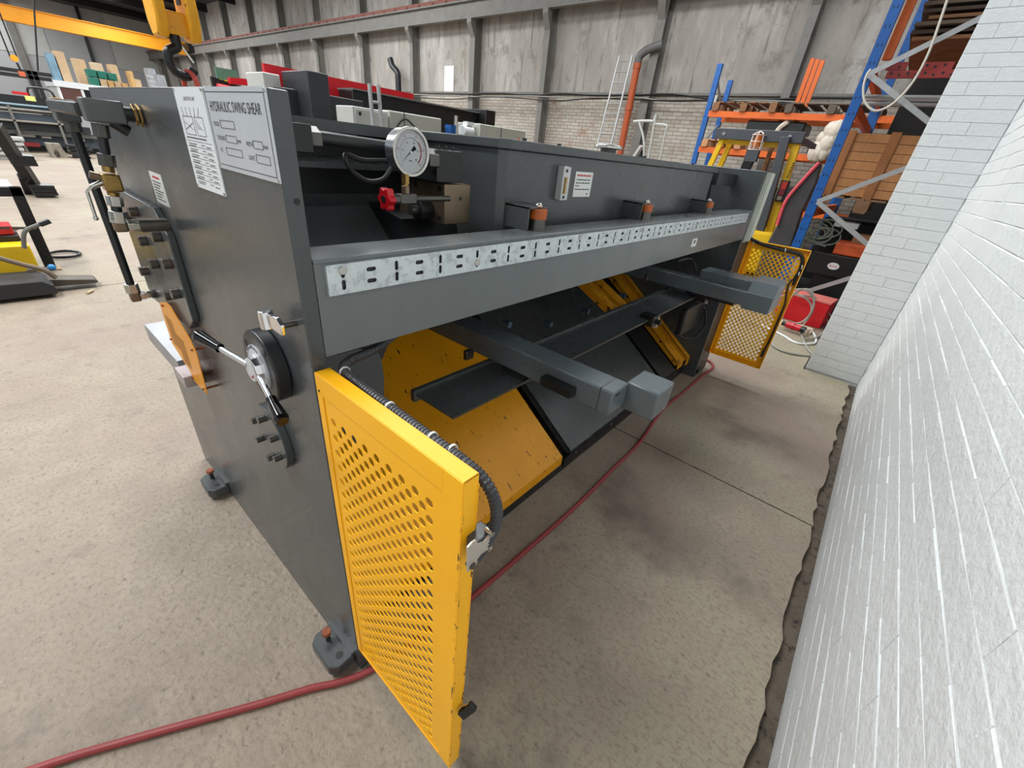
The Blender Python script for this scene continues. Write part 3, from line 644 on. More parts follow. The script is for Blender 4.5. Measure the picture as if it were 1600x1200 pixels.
for x in (1.38, 1.78, 2.13, 2.62, 2.83): MB().cyl((x, .088, .088), (x, .082, .088), .008, 10).b('rail_screw', STEEL, SH)
# inner end panel behind the near guard (grey, curved edge)
pp = [yz(a, b_, .16) for a, b_ in ((560, 545), (590, 548), (596, 562), (600, 590), (600, 620), (599, 640), (560, 700), (505, 640), (505, 560))]
MB().prism(pp, 'y', .16, .166).b('gusset_and_shade', CHAR, SH, smooth=0)
MB().box(.031, .036, .16, 1.05, .1, 1.1).b('inner_end_plate', CHAR, SH, smooth=0)
ps = [yz(a, b_, .172) for a, b_ in ((505, 565), (505, 540), (600, 515), (614, 527), (604, 545), (597, 562), (560, 590))]
MB().prism(ps, 'y', .172, .178).b('gusset_and_shade', BLACK, SH, smooth=0)  # black plate added for the shade under the cross beam
for k in range(2): MB().tube([(.05, .16 + .05 * k, 1.09), (.2, .2 + .05 * k, 1.10), (.34, .26 + .05 * k, 1.10), (.45, .36, 1.12)], .013, 8, ribs=.010, amp=.09).b('conduit', RUB, SH)
# ---- back gauge: stop bar and two slide arms with end covers
gb = MB().box(.405, 2.70, .225, .245, .748, .790).b('back_gauge_bar', CHAR, SH, bev=.002)
MB().prism([(.225, .777), (.048, .777), (.048, .770), (.225, .770)], 'x', .413, 2.69).b('back_gauge_shelf', CHAR, gb, smooth=0)
MB().box(.413, 2.69, .0465, .048, .768, .778).b('shelf_edge', DSTEEL, gb, smooth=0)
MB().box(2.69, 2.70, .05, .235, .765, .795).b('bar_end', CHAR, gb, smooth=0)
for (x, y) in ((1.88, .07), (2.66, .04), (1.0, .07)):
    q = MB(); q.box(x - .05, x + .02, y - .05, y + .03, .74, .80); q = q.b('stop_clamp', BLACK, gb, bev=.004)
    MB().box(x + .025, x + .035, y - .05, y + .02, .72, .79).b('clamp_plate', ZINC, gb, smooth=0); MB().cyl((x, y - .05, .765), (x, y - .075, .765), .013, 12).b('clamp_knob', BLACK, gb)
a1 = MB().box(.735, .838, -.305, .90, .815, .90).b('slide_arm', ARMP, SH, bev=.006)
MB().box(.7348, .8382, -.262, -.260, .816, .9005).b('arm_seam', BLACK, a1, smooth=0)
MB().prism([(.840, .900), (.840, .80), (.968, .80), (.968, .900)], 'y', -.295, -.405).b('arm_end_cover', ARMP, a1, bev=.006)
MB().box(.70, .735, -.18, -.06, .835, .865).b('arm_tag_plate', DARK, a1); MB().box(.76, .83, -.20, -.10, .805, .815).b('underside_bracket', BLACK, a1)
for x in (.76, .775): MB().cyl((x, -.305, .885), (x, -.307, .885), .004, 8).b('arm_hole', BLACK, a1)
a2 = MB().box(2.50, 2.60, -.26, .90, .815, .90).b('slide_arm', ARMP, SH, bev=.006)
MB().box(2.56, 2.72, -.26, .06, .84, .955).b('arm_motor_cover', ARMP, a2, bev=.004)
MB().prism([(2.50, .80), (2.50, .90), (2.56, .965), (2.78, .965), (2.78, .80)], 'y', -.25, -.40).b('arm_end_cover', ARMP, a2, bev=.003, smooth=0)
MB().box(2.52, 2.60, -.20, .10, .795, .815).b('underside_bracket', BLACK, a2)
MB().tube([(2.6, .1, .93), (2.62, .16, .99), (2.56, .22, .97)], .008, 6).b('cable', RUB, a2)
MB().tube([(2.95, .06, .62), (3.0, .03, .5), (2.9, .03, .42), (2.75, .06, .42), (2.6, .1, .48)], .008, 6).b('cable', RUB, SH)
MB().box(2.62, 3.06, .08, .12, .46, .66).b('side_hopper', DARK, SH, bev=.01)
for (px, py) in ((797, 514 - 6), (862, 507), (920, 487), (964, 470), (977, 463)):
    p = U('y', .55, px, py); MB().cyl((p.x, .55, p.z), (p.x, .60, p.z), .018, 12).b('hose_fitting', mat('blue_grey_fitting', (70, 88, 110), .4), SH)
for (px, py) in ((735, 555), (1013, 434), (862 + 214, 484)):
    p = U('y', .3, px, py); MB().box(p.x - .02, p.x + .02, .3, .32, p.z - .02, p.z + .02).b('cable_clip', DSTEEL, SH, bev=.004)
# yellow braces under the beam at the far end
MB().prism([(.25, .72), (.95, 1.06), (.95, 1.01), (.25, .67)], 'x', 1.90, 1.98).b('inner_brace', YELW, SH, smooth=0)
MB().prism([(.25, .70), (.95, 1.04), (.95, 1.0), (.25, .66)], 'x', 2.06, 2.14).b('inner_brace', YELW, SH, smooth=0)
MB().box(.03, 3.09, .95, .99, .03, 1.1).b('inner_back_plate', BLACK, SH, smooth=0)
MB().box(.03, 3.09, .55, .60, .9, 1.12).b('lower_beam', BLACK, SH)

# ---- hydraulics between the end plate and the tank
hy = MB().cyl(U('y', .262, 495, 215), U('y', .262, 614, 231), .0135, 20).b('hydraulic_pipe', DARK, SH)
p0 = U('y', .262, 495, 215); p1 = U('y', .262, 614, 231); ax = Vector((1, 0, 0))
pz = (p0.z + p1.z) / 2
def hexn(x0, x1, y, z, r, mt=DSTEEL, par=None, name='pipe_nut'): return MB().cyl((x0, y, z), (x1, y, z), r, 6).b(name, mt, par or SH, bev=.0015, smooth=20)
hexn(p0.x - .022, p0.x + .002, .262, pz, .024)
MB().box(p0.x - .068, p0.x - .022, .235, .30, pz - .026, pz + .026).b('junction_block', BLACK, SH, bev=.002)
hexn(p0.x - .105, p0.x - .085, .262, pz, .022); MB().cyl((p0.x - .085, .262, pz), (p0.x - .068, .262, pz), .017, 16).b('pipe_union', DSTEEL, SH)
MB().cyl((.03, .262, pz), (p0.x - .10, .262, pz), .010, 16).b('hydraulic_pipe', DARK, SH)
# valve block and manifold
def X2(px, y, z): return SX(px, y, z)
vb = MB().box(.475, .562, .20, .36, 1.412, 1.487).b('valve_block', BLACK, SH, bev=.002)
for (x, y) in ((.50, .225), (.525, .225), (.55, .225)): MB().cyl((x, y, 1.487), (x, y, 1.497), .007, 14).b('cap_screw', DARK, vb)
hexn(.447, .478, .215, 1.462, .026, par=vb); MB().cyl((.435, .215, 1.462), (.447, .215, 1.462), .018, 18).b('pipe_union', DSTEEL, vb)
mf = MB().box(.502, .598, .20, .345, 1.306, 1.408).b('manifold', BRONZE, SH, bev=.002)
for (y, z) in ((.22, 1.395), (.325, 1.395), (.22, 1.32), (.325, 1.32)): MB().cyl((.503, y, z), (.5008, y, z), .007, 14).b('port_hole', BLACK, mf)
MB().cyl((.56, .2005, 1.372), (.56, .1985, 1.372), .005, 12).b('port_hole', BLACK, mf)
MB().cyl((.502, .27, 1.335), (.462, .27, 1.335), .028, 20).b('solenoid', BLACK, mf, bev=.002); MB().cyl((.462, .27, 1.335), (.44, .27, 1.335), .013, 14).b('solenoid_pin', DSTEEL, mf)
MB().box(.46, .50, .30, .345, 1.32, 1.36).b('side_port', BRONZE, mf, bev=.002)
# needle valve with red star wheel
yv = .185; pv = U('y', yv, 640, 311); zv = pv.z
wx = SX(603, yv, zv)
MB().cyl((wx + .02, yv, zv), (.505, yv, zv), .007, 16).b('valve_spindle', DSTEEL, mf)
sx = SX(634, yv, zv); nv = MB().box(sx - .022, sx + .026, yv - .011, yv + .011, zv - .010, zv + .012).b('needle_valve_body', DSTEEL, SH, bev=.002)
hexn(sx - .038, sx - .022, yv, zv, .012, par=nv)
m = MB(); pol = []
for k in range(48):
    a = 2 * PI * k / 48; rr = .0235 + .0035 * math.cos(6 * a); pol.append((yv + rr * math.cos(a), zv + rr * math.sin(a)))
m.prism(pol, 'x', wx - .006, wx + .012); m.b('red_star_wheel', REDP, nv, bev=.002)
MB().cyl((wx - .008, yv, zv), (wx - .006, yv, zv), .008, 14).b('wheel_nut', DARK, nv)
MB().cyl((sx + .0, yv, zv + .012), (sx + .0, yv, zv + .03), .0105, 6).b('riser_nut', BRONZE, nv, bev=.001)
MB().cyl((sx, yv, zv + .03), (sx, yv, zv + .034), .008, 16).b('riser', BRASS, nv); MB().cyl((sx, yv, zv + .034), (sx, yv, zv + .055), .010, 6).b('brass_nut', BRASS, nv)
# pressure gauge, face towards the wall
gc = U('y', .185, 643, 238); gyf = .185; GR = .0525
gx, gz = gc.x, gc.z
gg = MB().cyl((gx, gyf + .005, gz), (gx, gyf + .038, gz), .049, 48).b('pressure_gauge', mat('gauge_steel', (168, 172, 176), .22, .9), SH, bev=.003)
MB().ring((gx, gyf + .005, gz), (0, -1, 0), .0455, GR, .007, 64).b('bezel', STEEL, gg, bev=.001)
MB().cyl((gx, gyf + .004, gz), (gx, gyf + .0045, gz), .0465, 48).b('dial', WHITE, gg)
yd = gyf + .0034
m = MB(); mr = MB()
def rad(mm, a, r0, r1, wd): mm.bar((gx + r0 * math.sin(a), yd, gz + r0 * math.cos(a)), (gx + r1 * math.sin(a), yd, gz + r1 * math.cos(a)), .0004, wd, up=(math.cos(a), 0, -math.sin(a))) 
A0, A1 = math.radians(-135), math.radians(135)
for k in range(51):
    a = A0 + (A1 - A0) * k / 50; rad(m, a, .0285 if k % 10 else .0265, .0305, .0005); rad(mr, a, .0385, .040 if k % 5 else .0415, .0005)
for k in range(24):
    a = math.radians(45) + math.radians(90) * k / 24; a2_ = a + math.radians(3.9); m2 = mr
    m2.bar((gx + .031 * math.sin(a), yd, gz + .031 * math.cos(a)), (gx + .031 * math.sin(a2_), yd, gz + .031 * math.cos(a2_)), .0004, .0022, up=(-math.sin(a), 0, -math.cos(a)))
def dt(mm, t, a, r, s_): mm.text(t, (gx + r * math.sin(a), yd - .0002, gz + r * math.cos(a) - s_ * .35), (1, 0, 0), (0, 0, 1), s_, None, True)
for k, t in enumerate(('0', '8', '16', '24', '32', '40')): dt(m, t, A0 + (A1 - A0) * k / 5, .0215, .0062)
dt(m, 'MPa', 0, -.0185, .006); 
for k, t in enumerate(('0', '80', '160', '240', '320', '400')): dt(mr, t, A0 + (A1 - A0) * k / 5, .0355, .005)
m.b('dial_marks', INK, gg, smooth=0); mr.b('red_dial_marks', INKR, gg, smooth=0)
m = MB(); a = math.radians(-128); u = Vector((math.sin(a), 0, math.cos(a))); v = Vector((u.z, 0, -u.x)); o_ = Vector((gx, yd - .0012, gz))
m.add([o_ + v * .0012, o_ + u * .032, o_ - v * .0012], [(0, 1, 2)]); m.add([o_ + v * .0012, o_ - v * .0012, o_ - u * .017 - v * .005, o_ - u * .017 + v * .005], [(0, 1, 2, 3)]); m.b('needle', INK, gg, smooth=0)
MB().cyl(o_, o_ + Vector((0, -.002, 0)), .003, 14).b('needle_hub', CHROME, gg)
gm = bpy.data.materials.new('gauge_glass'); gm.use_nodes = True; b_ = gm.node_tree.nodes['Principled BSDF']; b_.inputs['Transmission Weight'].default_value = 1; b_.inputs['Roughness'].default_value = .02; b_.inputs['IOR'].default_value = 1.02; b_.inputs['Specular IOR Level'].default_value = .3
MB().cyl((gx, gyf - .0005, gz), (gx, gyf - .0008, gz), .0455, 48).b('glass', gm, gg)
# black loop of cable behind the gauge
Q = lambda px, py, y=.25: U('y', y, px, py)
MB().tube([Q(640, 252, .26), Q(600, 251, .26), Q(565, 250, .26), Q(542, 241, .26), Q(541, 252, .25), Q(553, 270, .25), Q(575, 283, .25), Q(598, 280, .25), Q(613, 262, .26), Q(625, 252, .27)], .0055, 8).b('sensor_cable', RUB, SH)

# ---- pipework on the outside of the end plate
pa = U('x', 0, 222, 181); YP = pa.y
ub = MB().cyl((-.05, YP, pa.z), (0, YP, pa.z), .015, 24).b('inlet_stub', DARK, SH)
MB().cyl((-.008, YP, pa.z), (-.003, YP, pa.z), .024, 6).b('brass_locknut', BRASS, ub, bev=.001, smooth=20); MB().cyl((-.017, YP, pa.z), (-.011, YP, pa.z), .022, 6).b('brass_locknut', BRASS, ub, bev=.001, smooth=20)
JBM = mat('block_grey', (92, 94, 94), .38, .3, var=.1)
jb = MB().box(-.104, -.034, YP - .024, YP + .03, pa.z - .022, pa.z + .024).b('elbow_block', JBM, SH, bev=.004)
MB().box(-.112, -.088, YP + .03, YP + .46, pa.z - .014, pa.z + .014).b('cross_pipe', DARK, jb, bev=.006)
MB().box(-.108, -.058, 1.10, 1.17, 1.455, 1.508).b('elbow_block', JBM, jb, bev=.004)
MB().cyl((-.06, YP, pa.z - .018), (-.035, YP, pa.z - .036), .013, 14).b('hose_tail', BLACK, jb)
V3 = lambda px, py, y=YP: U('y', y, px, py)
top = V3(157, 200); bot = V3(187, 352)
def on_stack(py): return top.lerp(bot, (py - 200) / 152)
def seg(p_a, p_b, r, n, mt, name, sm=20): return MB().cyl(on_stack(p_a), on_stack(p_b), r, n).b(name, mt, ub, bev=.0012, smooth=sm)
seg(194, 214, .0155, 6, DSTEEL, 'pipe_nut'); seg(212, 242, .0098, 20, DARK, 'pipe', 35); seg(238, 257, .0165, 6, DSTEEL, 'pipe_nut'); seg(256, 266, .012, 20, BRASS, 'brass_collar', 35)
c_ = on_stack(281); d_ = (bot - top).normalized()
MB().box(c_.x - .017, c_.x + .017, c_.y - .022, c_.y + .022, c_.z - .020, c_.z + .018).b('ball_valve', BRASS, ub, bev=.004)
seg(297, 306, .012, 20, BRASS, 'brass_collar', 35); seg(303, 320, .0165, 6, STEEL, 'pipe_nut'); seg(318, 334, .0105, 20, DARK, 'pipe', 35); seg(328, 348, .0175, 6, STEEL, 'pipe_nut')
e_ = on_stack(354); MB().box(e_.x - .012, e_.x + .014, e_.y - .014, e_.y + .014, e_.z - .012, e_.z + .012).b('elbow', BRONZE, ub, bev=.004)
MB().cyl((e_.x + .014, e_.y, e_.z), (e_.x + .038, e_.y, e_.z), .015, 6).b('pipe_nut', STEEL, ub, bev=.001, smooth=20)
MB().cyl((e_.x + .038, e_.y, e_.z), (-.012, e_.y, e_.z), .0165, 24).b('port_boss', BOLT, ub)
L0 = V3(143, 292); L1 = V3(136, 299); L2 = V3(150, 341)
lv = MB(); lv.cyl(c_ + Vector((-.012, .0, .0)), L0, .006, 12); lv.bar(L0, L1, .010, .004); lv.cyl(L1, L2, .0035, 12); lv.sphere(L2, .0055, 10); lv.b('valve_lever', STEEL, ub)
MB().cyl(c_ + Vector((-.012, .0, .008)), c_ + Vector((-.034, .0, .016)), .008, 12).b('lever_stem', BRONZE, ub)
MB().cyl((-.077, 1.14, 1.43), (-.077, 1.14, 1.46), .019, 6).b('pipe_nut', DSTEEL, ub, bev=.001, smooth=20)
MB().cyl((-.077, 1.14, .985), (-.077, 1.14, 1.44), .0115, 18).b('long_pipe', DARK, ub)
MB().cyl((-.077, 1.14, .985), (-.077, 1.14, .955), .020, 6).b('pipe_nut', STEEL, ub, bev=.001, smooth=20)
MB().box(-.091, -.064, 1.125, 1.155, .925, .957).b('elbow', BRONZE, ub, bev=.004)
for a_, b__, r, mt in ((-.064, -.048, .0155, STEEL), (-.046, -.033, .0135, STEEL), (-.032, -.019, .016, DSTEEL)): MB().cyl((a_, 1.14, .940), (b__, 1.14, .940), r, 6).b('pipe_nut', mt, ub, bev=.001, smooth=20)

# ================================================================ red air line on the floor
hz = .011
hp = [(-1.6, .80), (-1.0, .53), (-.682, .379), (-.522, .289), (-.261, .131), (-.137, .06), (-.06, .008), (.026, -.03), (.2, -.062), (.389, -.08), (.681, -.094), (1.11, -.107), (1.5, -.10), (1.859, -.094), (2.343, -.037), (2.75, -.045), (2.95, -.045), (3.2, -.05), (3.45, -.05), (3.56, .1), (3.62, .6)]
tag(MB().tube([(x, y, hz) for x, y in hp], .0105, 10).b('air_hose', HOSER), 'red rubber air hose trailing over the concrete floor along the shear', 'hose')

# ================================================================ crane and hook
t = thing('crane_bridge', 'long yellow overhead crane girder near the gable wall', 'crane', (2, 45, 5.5))
MB().box(-9, 13.3, 44.8, 45.2, 5.62, 6.32).b('girder', CRANE, t, smooth=0)
MB().box(-9, 13.3, 44.7, 45.3, 5.56, 5.62).b('bottom_flange', CRANE, t, smooth=0); MB().box(-9, 13.3, 44.7, 45.3, 6.32, 6.36).b('top_flange', CRANE, t, smooth=0)
MB().box(13.1, 13.5, 43.6, 46.4, 5.75, 6.2).b('end_carriage', BLACK, t, smooth=0)
MB().box(1.3, 2.2, 44.3, 45.7, 6.36, 7.0).b('hoist', DARK, t, smooth=0)
# big hook block
HB = lambda px, py, y=3.9: U('y', y, px, py)
a_ = HB(249, 30); b2 = HB(303, 40)
hx0, hx1 = a_.x - .0, b2.x
t = thing('hook_block', 'yellow double sheave crane hook block hanging behind the shear', 'hook', ((hx0 + hx1) / 2, 3.9, 2.2))
ctr = HB(277, 38); cz = ctr.z
def cheek(px0, px1, pyb):
    zb = SZ(pyb, (HB(px0, pyb).x + HB(px1, pyb).x) / 2, 3.9); xa = HB(px0, pyb).x; xb = HB(px1, pyb).x
    xm = (xa + xb) / 2; hw = (xb - xa) / 2
    pl = [(3.78, zb + .10), (3.83, zb), (3.97, zb), (4.02, zb + .10), (4.02, zb + .52), (3.96, zb + .66), (3.84, zb + .66), (3.78, zb + .52)]
    o = MB().prism(pl, 'x', xm - hw, xm + hw).b('sheave_cover', HOOKY, t, bev=.018)
    for s in (-1, 1): MB().box(xm + s * hw * 1.0 - .006, xm + s * hw * 1.0 + .006, 3.86, 3.94, zb + .22, zb + .60).b('cover_slot', BLACK, o, smooth=0)
    MB().box(xm - .015, xm + .015, 3.775, 3.785, zb + .26, zb + .50).b('cover_slot', BLACK, o, smooth=0)
    return xm, zb
x1_, z1_ = cheek(244, 262, 58); x2_, z2_ = cheek(294, 312, 68)
MB().cyl((x1_, 3.9, z1_ + .40), (x2_, 3.9, z1_ + .40), .032, 20).b('sheave_axle', HOOKY, t)
MB().box(x1_, x2_, 3.85, 3.95, z1_ + .03, z1_ + .17).b('crosshead', HOOKY, t, bev=.012)
xm = (x1_ + x2_) / 2; zz = z1_ + .04
MB().cyl((xm - .02, 3.9, zz), (xm - .02, 3.9, zz - .06), .035, 20).b('hook_shank', BLACK, t)
hc = U('y', 3.9, 283, 97); P = []
P.append(Vector((xm - .02, 3.9, zz - .02))); P.append(Vector((xm - .02, 3.9, zz - .08)))
for k in range(9):
    a = math.radians(140 + k * 28); P.append(hc + Vector((math.cos(a) * .080, 0, math.sin(a) * .090)))
m = MB(); m.tube(P[:10], .032, 12); m.b('hook', BLACK, t)
MB().bar(hc + Vector((.0, 0, .15)), hc + Vector((.085, 0, .01)), .015, .010).b('safety_latch', STEEL, t)
m = MB()
for dx in (-.05, .05):
    for s in (x1_, x2_): m.cyl((s + dx * .6, 3.9 + dx, z1_ + .7), (s + dx * .6, 3.9 + dx, 7.9), .008, 6)
m.b('wire_ropes', BLACK, t, kind='stuff')
t2 = tag(MB().tube([hc + Vector((.0, .05, -.14)), hc + Vector((.03, 0, -.055)), hc + Vector((.06, -.05, -.13)), hc + Vector((.03, -.06, -.35)), hc + Vector((.05, 0, -.50)), hc + Vector((.02, .06, -.35))], .019, 10, closed=True).b('lifting_sling', mat('red_webbing', (176, 72, 60), .8, var=.2, vs=30)), 'red round lifting sling looped over the black crane hook', 'sling')
# small hoist far left
t = thing('small_hoist_hook', 'small orange hook block on two thin ropes by the gable wall', 'hook', (1.5, 20, 2.2))
p = U('y', 20, 22, 91); MB().cyl((p.x - .0, 19.9, p.z), (p.x, 20.1, p.z), .08, 16).b('sheave', CRANE, t); MB().box(p.x - .03, p.x + .1, 19.95, 20.05, p.z - .42, p.z - .3).b('hook', mat('orange_paint', (200, 96, 60), .5), t)
MB().cyl((p.x + .04, 20, p.z - .3), (p.x + .02, 20, p.z - .1), .025, 8).b('hook_shank', BLACK, t)
for dx in (-.07, .07): MB().cyl((p.x + dx, 20, p.z), (p.x + dx, 20, 8.2), .018, 6).b('rope', BLACK, t)

# ================================================================ machines standing behind the shear
def bxp(y, xl, yt, yb, xr):       # x range and z range of a face seen between pixels, on plane y
    p = U('y', y, xl, yt); q = U('y', y, xl, yb); x1 = SX(xr, y, p.z); return p.x, x1, q.z, p.z
t = thing('press_brake', 'black and red press brake standing behind the shear', 'machine', (3.4, 4.7, 0))
MB().box(2.0, 3.9, 4.75, 4.80, 1.83, 2.05).b('red_rail', RED1, t, smooth=0)
MB().box(1.95, 2.85, 4.30, 4.75, 0, 1.84).b('left_frame', mat('anthracite_paint', (44, 46, 50), .4), t, bev=.01)
x0, x1, za, zb = bxp(4.3, 460, 110, 180, 493); MB().box(x0, x1, 4.05, 4.6, .3, zb).b('cylinder_column', MATS['anthracite_paint'], t, bev=.008)
MB().prism([(2.75, .9), (2.75, 1.935), (4.75, 1.935), (4.75, .9)], 'y', 4.35, 4.65).b('ram_beam', BLACK, t, bev=.01)
MB().box(2.75, 4.78, 4.33, 4.67, 1.935, 1.95).b('beam_top_edge', IBEAM, t, smooth=0)
MB().box(4.75, 4.95, 4.2, 4.8, 0, 1.99).b('right_frame', BLACK, t, bev=.01)
MB().box(2.9, 4.7, 4.4, 4.7, 0, .9).b('bed', BLACK, t)
x0, x1, za, zb = bxp(4.6, 402, 112, 140, 430); MB().box(x0, x1, 4.5, 4.9, .0, zb).b('grey_end_box', LGREY, t, bev=.01)
t = thing('control_cabinet', 'pale grey control cabinet with a ladder against it', 'cabinet', (2.5, 3.6, 0))
x0, x1, za, zb = bxp(3.5, 550, 165, 195, 606); ca = MB().box(x0, x1, 3.5, 3.8, 0.05, zb).b('body', LGREY, t, bev=.01); MB().box(x0 + .02, x1 - .02, 3.49, 3.5, .1, zb - .02).b('door', LGREY, ca, bev=.003); MB().box(x0 + .06, x0 + .08, 3.48, 3.49, zb - .07, zb - .04).b('lock', BLACK, ca)
MB().box(x0, x1, 3.5, 3.8, 0, .05).b('plinth', DARK, t)
t = thing('low_cabinet', 'long pale green-grey cabinet right of the ladder', 'cabinet', (3.0, 3.6, 0))
x0, x1, za, zb = bxp(3.52, 608, 172, 200, 690); MB().box(x0, x1, 3.52, 3.85, 0.05, zb).b('body', GREYM, t, bev=.012); MB().box(x0 + .18, x0 + .185, 3.515, 3.52, zb - .14, zb).b('door_gap', BLACK, t); MB().box(x0, x1, 3.52, 3.85, 0, .05).b('plinth', DARK, t)
q = U('y', 3.5, 620, 200); MB().tube([q, q + Vector((.05, 0, .06)), q + Vector((.12, 0, .09)), q + Vector((.2, 0, .05)), q + Vector((.26, 0, .0))], .008, 6).b('cable', RUB, t)
t = thing('right_cabinet', 'grey cabinet with a warning triangle behind the tank lid', 'cabinet', (4.2, 3.4, 0))
x0, x1, za, zb = bxp(3.4, 750, 193, 222, 822); MB().box(x0, x1, 3.4, 3.8, .05, zb).b('body', GREYM, t, bev=.01); MB().box(x0, x1, 3.4, 3.8, 0, .05).b('plinth', DARK, t)
xw = SX(811, 3.39, zb - .10); MB().prism([(xw - .025, zb - .13), (xw + .025, zb - .13), (xw, zb - .08)], 'y', 3.392, 3.4).b('warning_triangle', mat('warning_orange', (220, 120, 40), .5), t, smooth=0)
MB().box(x0 + .38, x0 + .385, 3.395, 3.4, zb - .5, zb).b('door_gap', BLACK, t)
t = thing('pump_unit', 'small white and blue pump unit between the grey cabinets', 'pump', (3.6, 3.5, 0))
p = U('y', 3.5, 722, 195); MB().box(p.x - .25, p.x + .10, 3.4, 3.8, 0, p.z - .12).b('base', DARK, t)
MB().cyl((p.x + .0, 3.5, p.z - .06), (p.x + .16, 3.5, p.z - .06), .06, 16).b('motor', WHITE, t, bev=.005); MB().cyl((p.x - .1, 3.5, p.z - .12), (p.x - .1, 3.5, p.z + .08), .025, 12).b('gauge_column', STEEL, t)
MB().box(p.x - .22, p.x - .14, 3.45, 3.55, p.z - .12, p.z - .02).b('blue_valve', BLUE, t); MB().box(p.x + .05, p.x + .15, 3.46, 3.54, p.z - .0, p.z + .04).b('terminal_box', WHITE, t)
def ladder(name, lab_, A, B, C, D, n, r, mt, loc):
    t = thing(name, lab_, 'ladder', loc)
    MB().cyl(A, C, r, 8).b('rail', mt, t); MB().cyl(B, D, r, 8).b('rail', mt, t)
    for k in range(n):
        f = (k + .5) / n; MB().cyl(Vector(A).lerp(Vector(C), f), Vector(B).lerp(Vector(D), f), r * .7, 8).b('rung', mt, t)
    return t
A = U('y', 3.3, 577, 131); B = U('y', 3.3, 591, 133)
dx = B.x - A.x
ladder('ladder', 'short aluminium ladder leaning on the pale control cabinet', A, B, (A.x - .12, 3.0, 0.0), (A.x + dx - .12, 3.0, 0.0), 7, .018, RACKG, (A.x, 3.0, 0))
A = U('x', 13.3, 968, 87); B = U('x', 13.3, 988, 86); C = U('x', 12.9, 931, 237); D = U('x', 12.9, 955, 225)
def ext(A, C): k = A.z / (A.z - C.z); return Vector(A).lerp(Vector(C), k)
ladder('long_ladder', 'tall silver ladder leaning on the far brick wall beside the orange pipe', A, B, ext(A, C), ext(B, D), 16, .028, RACKG, (12.3, 7.3, 0))
t = thing('drain_pipe', 'terracotta orange drain pipe with grey elbow on the far wall', 'pipe', (13.6, 6.6, 0))
MB().cyl((13.5, 6.62, 0), (13.5, 6.62, 4.08), .10, 18).b('pipe', OPIPE, t); MB().cyl((13.5, 6.62, 3.98), (13.5, 6.62, 4.12), .115, 18).b('collar', OPIPE, t); MB().cyl((13.5, 6.62, 2.95), (13.5, 6.62, 3.1), .115, 18).b('collar', OPIPE, t)
MB().tube([(13.5, 6.62, 4.12), (13.5, 6.6, 4.28), (13.5, 6.4, 4.42), (13.5, 6.1, 4.5), (13.52, 5.98, 4.52)], .11, 14).b('grey_elbow', mat('grey_pipe', (96, 96, 94), .5), t)
t = thing('down_pipe', 'dark grey offset drain pipe on the far wall behind the red machine', 'pipe', (13.5, 18.4, 0))
MB().tube([(13.5, 18.9, 4.6), (13.5, 18.75, 4.35), (13.5, 18.4, 4.1), (13.5, 18.35, 3.8), (13.5, 18.35, 2.5), (13.5, 18.35, 0)], .13, 12).b('pipe', DARK, t)
# step ladder and tubular trolley beyond the tank
t = thing('platform_steps', 'white tubular platform steps standing by the far wall', 'ladder', (8.2, 3.2, 0))
s0 = lambda px, py, x=8.0: U('x', x, px, py)
MB().tube([s0(990, 190), s0(1005, 189), s0(1020, 190), s0(1022, 198), (8.0, SY(1006, 8, 1.0), .0)], .022, 8).b('hand_rail', LGREY, t)
MB().tube([s0(1024, 194), s0(1038, 195), s0(1042, 200), s0(1036, 225), (8.0, SY(1010, 8, .5), .0)], .018, 8).b('hand_rail', LGREY, t)
MB().tube([s0(999, 191), s0(1006, 245), (8.1, SY(1010, 8, .9) + .15, 0)], .022, 8).b('front_leg', LGREY, t)
MB().box(8.0, 8.5, 2.7, 3.4, 1.15, 1.2).b('platform', LGREY, t)
t = thing('folded_trolley', 'folded grey metal trolley lying beside the platform steps', 'trolley', (8.6, 3.7, 0))
MB().bar(U('x', 8.6, 985, 255), U('x', 8.6, 1003, 228), .12, .05).b('frame', LGREY, t); MB().bar(U('x', 8.7, 1003, 235), U('x', 8.7, 1010, 300), .05, .05).b('leg', DARK, t); MB().box(8.55, 8.9, 3.5, 3.95, 0, 1.2).b('base', DARK, t)
# far-left red machine
t = thing('folding_machine', 'black and red folding machine far behind the nameplate', 'machine', (2.2, 6.5, 0))
x0, x1, za, zb = bxp(6.5, 330, 119, 136, 350); MB().box(x0, x1 + .9, 6.6, 6.9, 0, zb - .1).b('black_frame', BLACK, t, bev=.01)
MB().prism([(x0, zb - .3), (x0, zb), (x0 + .45, zb - .08), (x0 + .45, zb - .3)], 'y', 6.5, 6.56).b('black_panel', BLACK, t)
p = U('y', 6.4, 358, 126); q = U('y', 6.4, 412, 131); MB().bar(p, q, .1, .07).b('red_arm', RED1, t); MB().cyl(p + Vector((-.15, 0, -.10)), p + Vector((.35, 0, -.12)), .05, 14).b('red_roller', RED1, t)
p = U('y', 6.8, 355, 116); MB().box(p.x - .13, p.x + .13, 6.8, 6.84, p.z - .10, p.z + .06).b('green_plate', mat('sage_green', (84, 122, 98), .5), t, smooth=0)
for k in range(4): MB().box(p.x - .11 + .06 * k, p.x - .08 + .06 * k, 6.79, 6.8, p.z - .10, p.z - .07).b('yellow_mark', FORK, t, smooth=0)

